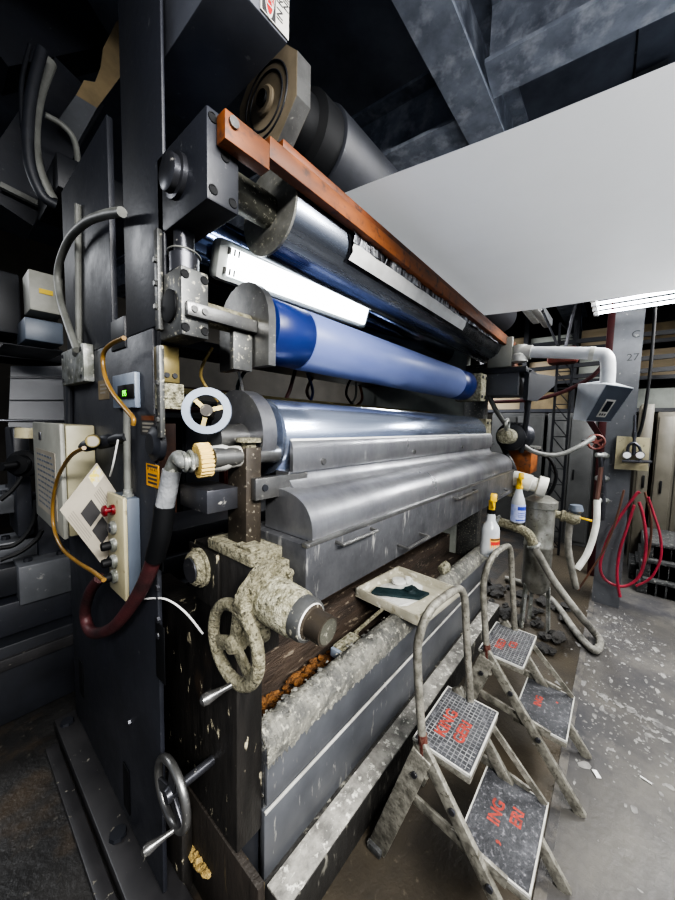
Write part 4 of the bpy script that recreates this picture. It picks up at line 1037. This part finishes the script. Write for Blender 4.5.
# lattice mast
lm = thing('lattice_mast', 'dark lattice mast standing before the far cabinets', 'mast', W(556, 600, z=0))
xa = 5.0; ya, yb = W(551, 450, x=xa).y, W(566, 450, x=xa).y
for y in (ya, yb): MB().box(xa, xa+.03, y-.013, y+.013, 0, 2.9).build('upright', 'dark', lm)
m = MB()
for k in range(14):
    z = .1+.2*k; m.bar((xa+.015, ya, z), (xa+.015, yb, z), .014, .012)
    m.bar((xa+.015, yb, z), (xa+.015, ya, z+.2), .013, .012)
m.build('lattice', 'dark', lm)
tag(MB().tube([W(490, 402, x=4.8), W(530, 400, x=4.8), W(560, 393, x=4.8), W(590, 378, x=4.8), W(605, 362, x=4.8)], .022, 8, 6).build('red_pipe', 'red_paint'), 'thin dark red hose sweeping across behind the pod', 'hose')
ch = thing('chain_hoist', 'reddish chain hoist hanging beyond the white pipe arm', 'hoist', W(563, 358, x=5.0))
p = W(563, 356, x=5.0)
MB().box(p.x-.1, p.x+.1, p.y-.16, p.y+.16, p.z-.1, p.z+.1, .05).build('hoist_body', 'valve_red', ch)
m = MB(); m.tube([p+Vector((0, .05, .1)), p+Vector((0, .3, .7))], .015, 6, 0); m.tube([p+Vector((0, -.02, .1)), p+Vector((0, -.1, .7))], .02, 6, 0); m.build('hoist_chain', 'steel_dark', ch)
for i, (z, py0, py1) in enumerate(((0, 372, 364), (1, 382, 377), (2, 348, 340))):
    tag(MB().bar(W(510, py0, x=6.4), W(690, py1-10, x=6.4), .05, .06).build('wall_pipe', 'dark'), ('dark horizontal pipe far back, middle of three', 'dark horizontal pipe far back, lowest of three', 'dark horizontal pipe far back, topmost of three')[i], 'pipe')
# crates on floor at right
for i, (a, b, z0, z1, x) in enumerate(((648, 690, 0, .16, 4.4), (650, 690, .16, .34, 4.45), (652, 690, .34, .5, 4.5), (640, 660, 0, .2, 4.75))):
    y0, y1 = W(b, 520, x=x).y, W(a, 520, x=x).y
    t = thing('dark_pallet', ('lowest of the dirty black pallets stacked right of the column', 'second dirty black pallet up in stack right of the column', 'topmost dirty black pallet right of the column', 'small dark pallet behind the stack beside the column')[i], 'pallet', (x+.3, (y0+y1)/2, z0), 'dirty black pallets')
    MB().box(x, x+.8, y0, y1, z1-.035, z1, .006).build('deck', 'debris', t)
    for k in range(4):
        y = y0+(y1-y0)*(k+.5)/4; MB().box(x+.02, x+.78, y-.07, y+.07, z0, z1-.035, .008).build('runner', 'debris', t)

# ================================================================== ITEMS ON THE SIDE FRAME
cb = thing('control_box', 'narrow control box with cream push button front on side frame', 'control box', (.39, 1.23, 1.03))
MB().box(.372, XF, 1.157, 1.30, 1.03, 1.352, .005).build('box_body', 'bluegrey_dark', cb)
fp = MB().box(.36, .373, 1.154, 1.303, 1.026, 1.357, .005).build('button_plate', 'cream_box', cb)
yb_ = 1.235
bt = MB().lathe((.326, yb_, 1.308), (.36, yb_, 1.308), [(.010, 0), (.018, .15), (.018, .35), (.009, .45), (.009, .7), (.017, .72), (.017, 1)], 20).build('emergency_button', 'red', fp)
for z, mm in ((1.25, 'steel_dark'), (1.193, 'black'), (1.138, 'black'), (1.088, 'black')):
    rg_ = MB().lathe((.346, yb_, z), (.36, yb_, z), [(.017, 0), (.022, .3), (.022, 1)], 20).build('button_ring', 'galv', fp)
    MB().lathe((.322 if mm == 'black' else .342, yb_, z), (.348, yb_, z), [(.012, 0), (.014, .2), (.014, 1)], 16).build('button_cap', mm, rg_)
cd = thing('cable_conduit', 'grey vertical conduit between control box and temperature controller', 'conduit', (.385, 1.04, 1.39))
MB().tube([W(128, 499, x=.39), W(127.5, 470, x=.39), W(127, 440, x=.39), W(127, 410, x=.39)], .0105, 12, 5).build('conduit_tube', 'conduit', cd)
MB().lathe(W(128, 499, x=.39), W(128, 489, x=.39), [(.017, 0), (.017, .4), (.013, .5), (.013, 1)], 16).build('conduit_nut', 'galv', cd)
pc = thing('temperature_controller', 'blue grey controller box with green digits on side frame', 'controller', (.39, 1.15, 1.64))
p0 = W(112, 376, x=.393); p1 = W(135, 407, x=.393)
MB().box(.393, XF, p1.y, p0.y, p1.z-.002, p0.z, .004).build('box_body', 'bluegrey', pc)
q0_ = W(118, 386, x=.391); q1_ = W(134, 398, x=.391)
MB().box(.389, .393, q1_.y, q0_.y, q1_.z, q0_.z, .001).build('display', 'black', pc)
text('195', (q0_.z-q1_.z)*.62, (.3885, q0_.y-(q0_.y-q1_.y)*.30, q1_.z+.008), (0, -1, 0), (0, 0, 1), 'green_led', pc, 'digits', .0003)
def decal(nm, lab, cat, px0, py0, px1, py1, m, xx=XF-.0015, bars=()):
    a = W(px0, py0, x=xx); b = W(px1, py1, x=xx)
    t = thing(nm, lab, cat, (xx, (a.y+b.y)/2, b.z))
    bd = MB().box(xx, XF, b.y, a.y, b.z, a.z).build('plate', m, t, smooth=False)
    for k, (u0, u1, v0, v1, mm) in enumerate(bars):
        MB().box(xx-.0006, xx, a.y+(b.y-a.y)*u0, a.y+(b.y-a.y)*u1, a.z+(b.z-a.z)*v0, a.z+(b.z-a.z)*v1).build('printed_panel', mm, t, smooth=False)
    return t, a, b
decal('faded_sticker', 'faded tan sticker left of the green digit controller', 'sticker', 98, 381, 109, 399, 'cardboard', bars=((.2, .8, .2, .3, 'inkgrey'), (.2, .8, .4, .5, 'inkgrey'), (.2, .7, .6, .7, 'inkgrey')))
decal('warning_label', 'small black warning label above the round shaft cap', 'label', 140, 414, 156, 436, 'ink', bars=((.1, .9, .08, .3, 'orange_dark'), (.15, .85, .4, .5, 'inkgrey'), (.15, .85, .58, .68, 'inkgrey'), (.15, .85, .76, .86, 'inkgrey')))
t, a, b = decal('caution_label', 'yellow caution label beside silver taped elbow', 'label', 146, 463, 159, 489, 'caution', bars=((.1, .9, .05, .28, 'ink'), (.15, .85, .42, .52, 'ink'), (.15, .85, .6, .7, 'ink'), (.15, .85, .78, .88, 'ink')))
text('CAUTION', .0165, (XF-.0024, a.y-.008, a.z-.021), (0, -1, 0), (0, 0, 1), 'caution', t, 'lettering', .0002)

ec = thing('electrical_cabinet', 'beige electrical cabinet with handwritten door sheet behind the tilted notice', 'cabinet', (.355, 1.86, 1.14))
MB().box(.315, XF, 1.60, 2.12, 1.14, 1.572, .008).build('cabinet_body', 'cabinet', ec)
dr = MB().box(.297, .314, 1.595, 2.125, 1.135, 1.577, .006).build('door', 'lightgrey_box', ec)
MB().box(.293, .297, 1.93, 1.97, 1.50, 1.535, .003).build('door_latch', 'steel_dark', dr)
ps = MB().box(.2955, .2972, 1.68, 2.06, 1.19, 1.46).build('door_sheet', 'board', dr, smooth=False)
m = MB(); rnd = random.Random(3)
for k in range(10):
    z = 1.44-.024*k; y = 2.03
    while y > 1.74:
        w_ = rnd.uniform(.02, .06); m.box(.2948, .2956, y-w_, y, z-.008, z); y -= w_+.015
m.build('handwriting', 'bluegrey_dark', dr, smooth=False)

nb = thing('tilted_notice', 'laminated notice with two dark pictures hanging tilted beside control box', 'notice', (.34, 1.32, 1.1))
KQ = 1.32/1.2
Q = [Vector((x*KQ, 1.32, 1.6+(z-1.6)*KQ)) for x, z in ((.309, 1.467), (.217, 1.339), (.314, 1.149), (.406, 1.277))]
Qc = [Q[0], Q[0].lerp(Q[3], (.405-Q[0].x)/(Q[3].x-Q[0].x)), Q[2].lerp(Q[3], (.405-Q[2].x)/(Q[3].x-Q[2].x)), Q[2], Q[1]]
MB().prism(Qc, (0, .003, 0)).build('notice_sheet', 'board', nb, smooth=False)
def nq(u0, u1, v0, v1, mm, nm, o=.0008):
    # u along top edge Q1->Q0 reading direction, v down Q0->Q3 / Q1->Q2
    def P_(u, v): return Q[1].lerp(Q[0], u).lerp(Q[2].lerp(Q[3], u), v)+Vector((0, -o, 0))
    q = MB(); q.quad(P_(u0, v0), P_(u1, v0), P_(u1, v1), P_(u0, v1)); return q
nq(.24, .54, .26, .5, 'ink', '').build('printed_picture', 'ink', nb, smooth=False)
nq(.22, .52, .55, .80, 'ink', '').build('printed_picture', 'ink', nb, smooth=False)
nq(.72, .98, .03, .2, 'yellow', '').build('yellow_mark', mat('highlighter_smear', 'c2b24a', 'b9b3a6', 30, .45, .55, .5), nb, smooth=False)
def lines(us, v0, v1):
    m = MB()
    def P_(u, v): return Q[1].lerp(Q[0], u).lerp(Q[2].lerp(Q[3], u), v)+Vector((0, -.0008, 0))
    for u in us: m.quad(P_(u, v0), P_(u+.02, v0), P_(u+.02, v1), P_(u, v1))
    return m.build('printed_lines', 'inkgrey', nb, smooth=False)
lines([.62, .66, .70, .74, .78], .25, .55); lines([.03, .07, .11, .15], .15, .6)

jb = thing('junction_box', 'galvanised junction box on the rear edge of side frame', 'junction box', W(72, 381, x=.37))
a = W(61, 353, x=.375); b = W(84, 381, x=.375)
MB().box(.375, XF, b.y, a.y, b.z, a.z, .004).build('box_body', 'galv', jb)
m = MB(); bolts(m, [(.375, a.y-.03, a.z-.02), (.375, b.y+.03, a.z-.02), (.375, a.y-.03, b.z+.02), (.375, b.y+.03, b.z+.02)], (-1, 0, 0), .008, .004); m.build('screw', 'steel_dark', jb)
c = [(122, 212), (104, 215), (85, 223), (68, 241), (58, 270), (60, 298), (68, 325), (77, 350)]
fc = thing('flexible_conduit', 'thick grey flexible conduit arching down to the junction box', 'conduit', W(60, 280, x=.36))
MB().tube([W(x, y, x=.365) for x, y in c], .0135, 14, 8).build('conduit_tube', 'conduit', fc)
MB().lathe(W(78, 354, x=.385), W(77, 343, x=.37), [(.019, 0), (.019, .5), (.015, .6), (.015, 1)], 16).build('conduit_fitting', 'galv', fc)
tag(MB().tube([W(78, 205, x=.40), W(79, 350, x=.40)], .012, 10, 0).build('riser_pipe', 'conduit'), 'thin vertical riser pipe along the rear column', 'pipe')
tag(MB().tube([W(70, 382, x=.40), W(70, 425, x=.40)], .014, 10, 0).build('drop_pipe', 'dark'), 'dark pipe dropping from the junction box', 'pipe')
c = [(124, 338), (110, 345), (103, 356), (105, 376), (113, 393), (124, 407), (133, 418), (133, 425)]
tag(MB().tube([W(x, y, x=.355) for x, y in c], .0065, 12, 8).build('amber_tube', 'amber'), 'short yellowed tube curving over the temperature controller', 'tube')
rg = thing('air_regulator', 'small pressure gauge and air regulator above the tilted notice', 'regulator', W(95, 440, x=.33))
p = W(93, 441, x=.325)
MB().lathe(p+Vector((-.006, -.02, 0)), p+Vector((.004, .012, 0)), [(.019, 0), (.021, .2), (.021, 1)], 22).build('gauge_case', 'brass', rg)
MB().cyl(p+Vector((-.0066, -.0215, 0)), p+Vector((-.005, -.018, 0)), .016, None, 22).build('gauge_dial', 'board', rg)
m = MB(); m.lathe(W(82, 447, x=.33), W(126, 437, x=.385), [(.012, 0), (.02, .1), (.02, .25), (.012, .3), (.022, .45), (.022, .65), (.014, .7), (.018, .85), (.012, 1)], 16); m.build('regulator_body', 'dark', rg)
c = [(84, 448), (70, 457), (58, 478), (53, 503), (54, 528), (62, 548), (76, 561), (92, 571), (104, 580)]
tag(MB().tube([W(x, y, x=.285) for x, y in c], .0062, 12, 8).build('amber_tube', 'amber'), 'long amber tube looping from regulator around the notice to hose', 'tube')
tag(MB().tube([W(118, 440, x=.36), W(113, 465, x=.36), W(110, 476, x=.37)], .003, 6, 4).build('thin_wire', 'paper'), 'thin white wire beside the conduit above notice', 'wire')
tag(MB().tube([W(143, 599, x=.40), W(165, 599, x=.42), W(185, 612, x=.44), W(203, 634, x=.46)], .003, 8, 6).build('thin_wire', 'paper'), 'thin white wire strung from frame to the crusted handwheel', 'wire')

# ================================================================== LEFT BACKGROUND
def at_y(px_, py, y): return W(px_, py, y=y)
gw = thing('paper_web', 'hanging grey sheet of web in the neighbouring machine', 'web', at_y(40, 430, 3.0))
a = at_y(11, 366, 3.0); b = at_y(80, 366, 3.0); c = at_y(8, 432, 2.95); d = at_y(80, 432, 2.95)
MB().prism([a, b, d, c], (0, .01, 0)).build('sheet', 'web_grey', gw, smooth=False)
for py in (377, 400, 421):
    p, q = at_y(9, py, 2.96), at_y(80, py, 2.96); MB().bar(p, q, .006, .005).build('seam', 'dark', gw)
yx = thing('wall_box', 'grey electrical box with a small yellow label, far left', 'electrical box', at_y(46, 316, 2.7))
a = at_y(28, 268, 2.7); b = at_y(64, 316, 2.7)
MB().box(a.x, b.x, 2.7, 2.9, b.z, a.z, .008).build('box_body', 'lightgrey_box', yx)
a2 = at_y(39, 288, 2.695); b2_ = at_y(53, 296, 2.695); MB().box(a2.x, b2_.x, 2.693, 2.70, b2_.z, a2.z).build('yellow_label', 'yellow', yx, smooth=False)
def dbox(px0, py0, px1, py1, y, dep, m, nm, lab, cat, bev=.01):
    a, b = at_y(px0, py0, y), at_y(px1, py1, y)
    return tag(MB().box(a.x, b.x, y, y+dep, b.z, a.z, bev).build(nm, m), lab, cat)
dbox(-30, 262, 22, 335, 3.0, .6, 'dark', 'machine_housing', 'black machine housing at far left below the slanted beams', 'machine')
dbox(24, 316, 64, 345, 2.75, .3, 'bluegrey_dark', 'support_panel', 'dark blue support panel under the yellow labelled box', 'panel')
dbox(4, 343, 66, 352, 2.5, .5, 'column', 'shelf_plate', 'flat grey shelf plate above the hanging grey web', 'shelf')
dbox(-40, 335, 64, 364, 3.2, .4, 'dark', 'cross_member', 'dark cross member behind the flat grey shelf', 'beam')
dbox(-60, 418, 75, 423, 2.6, .06, 'steel_dark', 'steel_rail', 'thin steel rail in front of hanging web', 'rail')
dbox(12, 428, 34, 535, 2.52, .3, 'navy', 'machine_pedestal', 'dark blue pedestal left of the beige cabinet', 'pedestal')
dbox(36, 500, 76, 600, 2.56, .3, 'navy', 'machine_pedestal', 'dark pedestal standing below the beige cabinet', 'pedestal')
sm = thing('spindle', 'black spindle with round flanges projecting at the left edge', 'spindle', at_y(20, 465, 2.2))
s0, s1 = at_y(0, 467, 2.25), at_y(36, 462, 2.46)
MB().lathe(s0, s1, [(.02, 0), (.02, .4), (.05, .42), (.05, .55), (.07, .58), (.07, .72), (.04, .75), (.04, 1)], 20).build('spindle_body', 'black', sm)
MB().lathe(at_y(28, 438, 2.3), at_y(28, 428, 2.3)+Vector((0, 0, .0)), [(.05, 0), (.05, 1)], 16).build('cream_knob', 'cream_box', sm)
mb_ = thing('machine_bed', 'long dark oily machine bed running behind the side frame', 'machine bed', (-.6, 2.7, 0))
MB().box(-3, 2.6, 2.35, 2.6, 0, .42, .01).build('lower_beam', 'dark', mb_)
MB().box(-3, 2.6, 2.45, 2.9, .42, .60, .01).build('middle_beam', 'navy', mb_)
MB().box(-3, 2.6, 2.5, 3.0, .62, .78, .01).build('upper_beam', 'dark', mb_)
MB().box(-3, 2.6, 2.33, 2.36, .30, .36, .004).build('edge_strip', 'navy_dirty', mb_)
for i, (px0, py0, px1, py1, y) in enumerate(((18, 568, 76, 590, 2.42), (-5, 545, 40, 562, 2.6), (-30, 500, 20, 512, 2.6), (0, 490, 30, 500, 2.8))):
    a, b = at_y(px0, py0, y), at_y(px1, py1, y)
    t = thing('slide_block', ('bolted steel slide block nearest the side frame', 'second bolted slide block at left edge', 'low pale slide block left of the pedestal', 'small slide block behind the spindle')[i], 'slide block', ((a.x+b.x)/2, y+.1, b.z), 'slide blocks on the machine bed')
    MB().box(a.x, b.x, y, y+.22, b.z, a.z, .008).build('block_body', 'column', t)
    m = MB(); bolts(m, [(a.x+.05, y+.08, a.z), (b.x-.05, y+.08, a.z)], (0, 0, 1), .02, .02, 8); m.build('bolt', 'dark', t)
for i, c in enumerate(([(0, 548), (14, 545), (26, 535), (34, 520), (36, 500)], [(0, 500), (12, 490), (22, 476), (26, 462)], [(0, 560), (20, 552), (36, 540), (42, 530)])):
    tag(MB().tube([at_y(x, y, 2.38) for x, y in c], .012, 8, 6).build('cable', 'black'), ('black cable curving up beside the pedestal', 'black cable curving below the spindle', 'lowest black cable sweeping over the slide block')[i], 'cable')
# upper left
cbp = thing('cardboard_sheet', 'torn tan cardboard sheet hanging high at upper left', 'cardboard', at_y(120, 60, 2.4))
pts = [(125, 14), (148, 33), (142, 45), (118, 80), (97, 108), (76, 95), (84, 80), (95, 82), (101, 66), (103, 48), (116, 22)]
MB().prism([at_y(x, y, 2.75) for x, y in pts], (0, .02, 0)).build('sheet', 'cardboard', cbp, smooth=False)
m = MB(); m.prism([at_y(x, y, 2.73) for x, y in ((76, 95), (97, 108), (78, 142), (58, 120))], (0, .02, 0)); m.build('grey_flap', 'column', cbp, smooth=False)
for i, c in enumerate(([(42, 50), (32, 90), (28, 130), (30, 165), (42, 195), (56, 205)], [(50, 62), (38, 95), (33, 135), (38, 170), (52, 200)], [(45, 115), (62, 125), (74, 140), (78, 165), (78, 205)], [(30, 45), (22, 80), (22, 120), (28, 150)])):
    tag(MB().tube([at_y(x, y, 2.3+.1*i) for x, y in c], (.024, .03, .016, .011)[i], 12, 8).build('cable_bundle', ('rubber', 'conduit', 'conduit', 'rubber')[i]), ('thick black cable bundle hanging at upper left', 'thick grey cable bundle hanging beside the black one', 'thin grey conduit bending down right of the bundles', 'thin black cable left of the bundles')[i], 'cable bundle')
for i, (a, b, y, w_) in enumerate((((-20, 50), (90, 30), 3.2, .3), ((0, 215), (75, 95), 3.0, .28), ((0, 185), (40, 205), 2.8, .03))):
    tag(MB().bar(at_y(*a, y), at_y(*b, y), w_, w_).build('overhead_bar', ('navy', 'navy', 'conduit')[i]), ('wide dark bar crossing the upper left corner', 'slanted dark bar below the cardboard sheet', 'thin grey rod at the left edge under cables')[i], 'bar')
dbox(56, 150, 125, 215, 2.3, .5, 'dark', 'upper_housing', 'dark housing block behind the flexible conduit arch', 'machine')

# clutter seen between the rollers
tag(MB().bar((.45, 1.30, 1.712), (2.8, 1.30, 1.712), .02, .02).build('tie_rod', 'brass'), 'thin yellowish tie rod between blue and chrome rollers', 'rod')
for i, (y, z, m_, r, lab) in enumerate(((2.2, 1.78, 'red_paint', .025, 'red pipe behind the rollers, highest of the red ones'), (2.4, 1.66, 'red_paint', .02, 'thin red pipe behind the rollers, below the other red'), (2.6, 1.72, 'conduit', .03, 'grey pipe far behind the roller gap'), (2.9, 1.6, 'dark', .05, 'dark pipe far behind the chrome roller'))):
    tag(MB().tube([(.6, y, z), (1.4, y+.05, z+.02), (2.2, y-.03, z-.01), (3.6, y, z)], r, 8, 4).build('rear_pipe', m_), lab, 'pipe')
rnd = random.Random(12)
kinds = ['dark', 'brownhose', 'navy', 'valve_red', 'dark', 'tanboard', 'locker', 'wall_pale']
poss = ['first', 'second', 'third', 'fourth', 'fifth', 'sixth', 'seventh', 'eighth']
for i in range(8):
    x = .7+.5*i; hgt = rnd.uniform(1.55, 1.95)
    t = thing('rear_cabinet', f'tall cabinet behind the rollers, {poss[i]} from the side frame', 'cabinet', (x, 3.6, 0), 'cabinets behind the press')
    MB().box(x, x+.44, 3.6, 4.0, 0, hgt, .008).build('cabinet_body', kinds[i], t)
    MB().box(x+.03, x+.41, 3.585, 3.6, .1, hgt-.06, .004).build('door', kinds[i], t)
struct(MB().box(1.0, 9.4, 5.2, 5.3, 0, 3.2).build('wall_rear', 'wall', smooth=False))

rnd = random.Random(21)
for i, (nm, mm) in enumerate([('yellow', 'cream_rubber'), ('white', 'paper'), ('teal', 'teal'), ('red', 'red_paint'), ('dark blue', 'blue_dark'), ('brown', 'brownhose'), ('black', 'black'), ('grey', 'conduit'), ('orange', 'orange')]):
    x = 1.0+.21*i; y = 1.75+.12*(i % 3); z0 = 2.0
    tag(MB().tube([(x, y, z0), (x+rnd.uniform(-.1, .1), y, 1.84), (x+rnd.uniform(-.16, .16), y+.03, 1.70), (x+rnd.uniform(-.05, .25), y, 1.58), (x+rnd.uniform(-.1, .1), y, 1.3)], rnd.uniform(.007, .014), 8, 7).build('rear_cable', mm), nm+' cable hanging among the tangle behind the roller gap', 'cable')
tag(MB().bar((.6, 1.9, 2.0), (3.4, 1.9, 2.0), .3, .05).build('cable_tray', 'dark'), 'dark cable tray behind the rollers with cables hanging down', 'cable tray')

# ================================================================== LIGHT AND CAMERA
def area(name, loc, rot, sx, sy, power, col=(1, 1, 1)):
    l = bpy.data.lights.new(name, 'AREA'); l.shape = 'RECTANGLE'; l.size = sx; l.size_y = sy; l.energy = power; l.color = col
    o = bpy.data.objects.new(name, l); COL.objects.link(o); o.location = loc; o.rotation_euler = rot
    return o
area('aisle_lamp', (-.2, -1.6, 2.9), (math.radians(28), 0, math.radians(-15)), 2.4, .5, 240, (1, .98, .95))
area('aisle_lamp_far', (3.6, -1.2, 3.0), (math.radians(20), 0, 0), 2.4, .6, 150, (1, .99, .97))
area('hall_fill_inner', (5.5, 2.8, 3.4), (0, 0, 0), 2.4, .8, 220, (.97, .98, 1))  # unseen fill light, added to brighten the inner hall
area('hall_fill_left', (-1.2, 4.0, 3.1), (0, 0, 0), 1.5, .4, 45, (.95, .97, 1))  # added fill for the left background, no fixture stands there
area('over_web_fill', (1.2, -2.2, 4.0), (0, 0, 0), 3.0, .6, 95, (.97, .98, 1))  # unseen fill added above the film to light it through, and the beams
w = bpy.data.worlds.new('World'); S.world = w; w.use_nodes = True
w.node_tree.nodes['Background'].inputs[0].default_value = (.55, .6, .7, 1); w.node_tree.nodes['Background'].inputs[1].default_value = .45

cam = bpy.data.cameras.new('Camera'); cam.sensor_fit = 'VERTICAL'; cam.sensor_height = 24; cam.lens = F/900*24
cam.clip_start = .02
co = bpy.data.objects.new('Camera', cam); COL.objects.link(co)
def camaxis(v): return Vector((RX.dot(v), RY.dot(v), RZ.dot(v)))
r = Vector((RX.x, RY.x, RZ.x)); u = -Vector((RX.y, RY.y, RZ.y)); bk = -Vector((RX.z, RY.z, RZ.z))
Mx = Matrix((r, u, bk)).transposed().to_4x4(); Mx.translation = (0, 0, H)
co.matrix_world = Mx
S.camera = co
S.view_settings.view_transform = 'AgX'
S.view_settings.look = 'AgX - High Contrast'
S.view_settings.exposure = 0.5
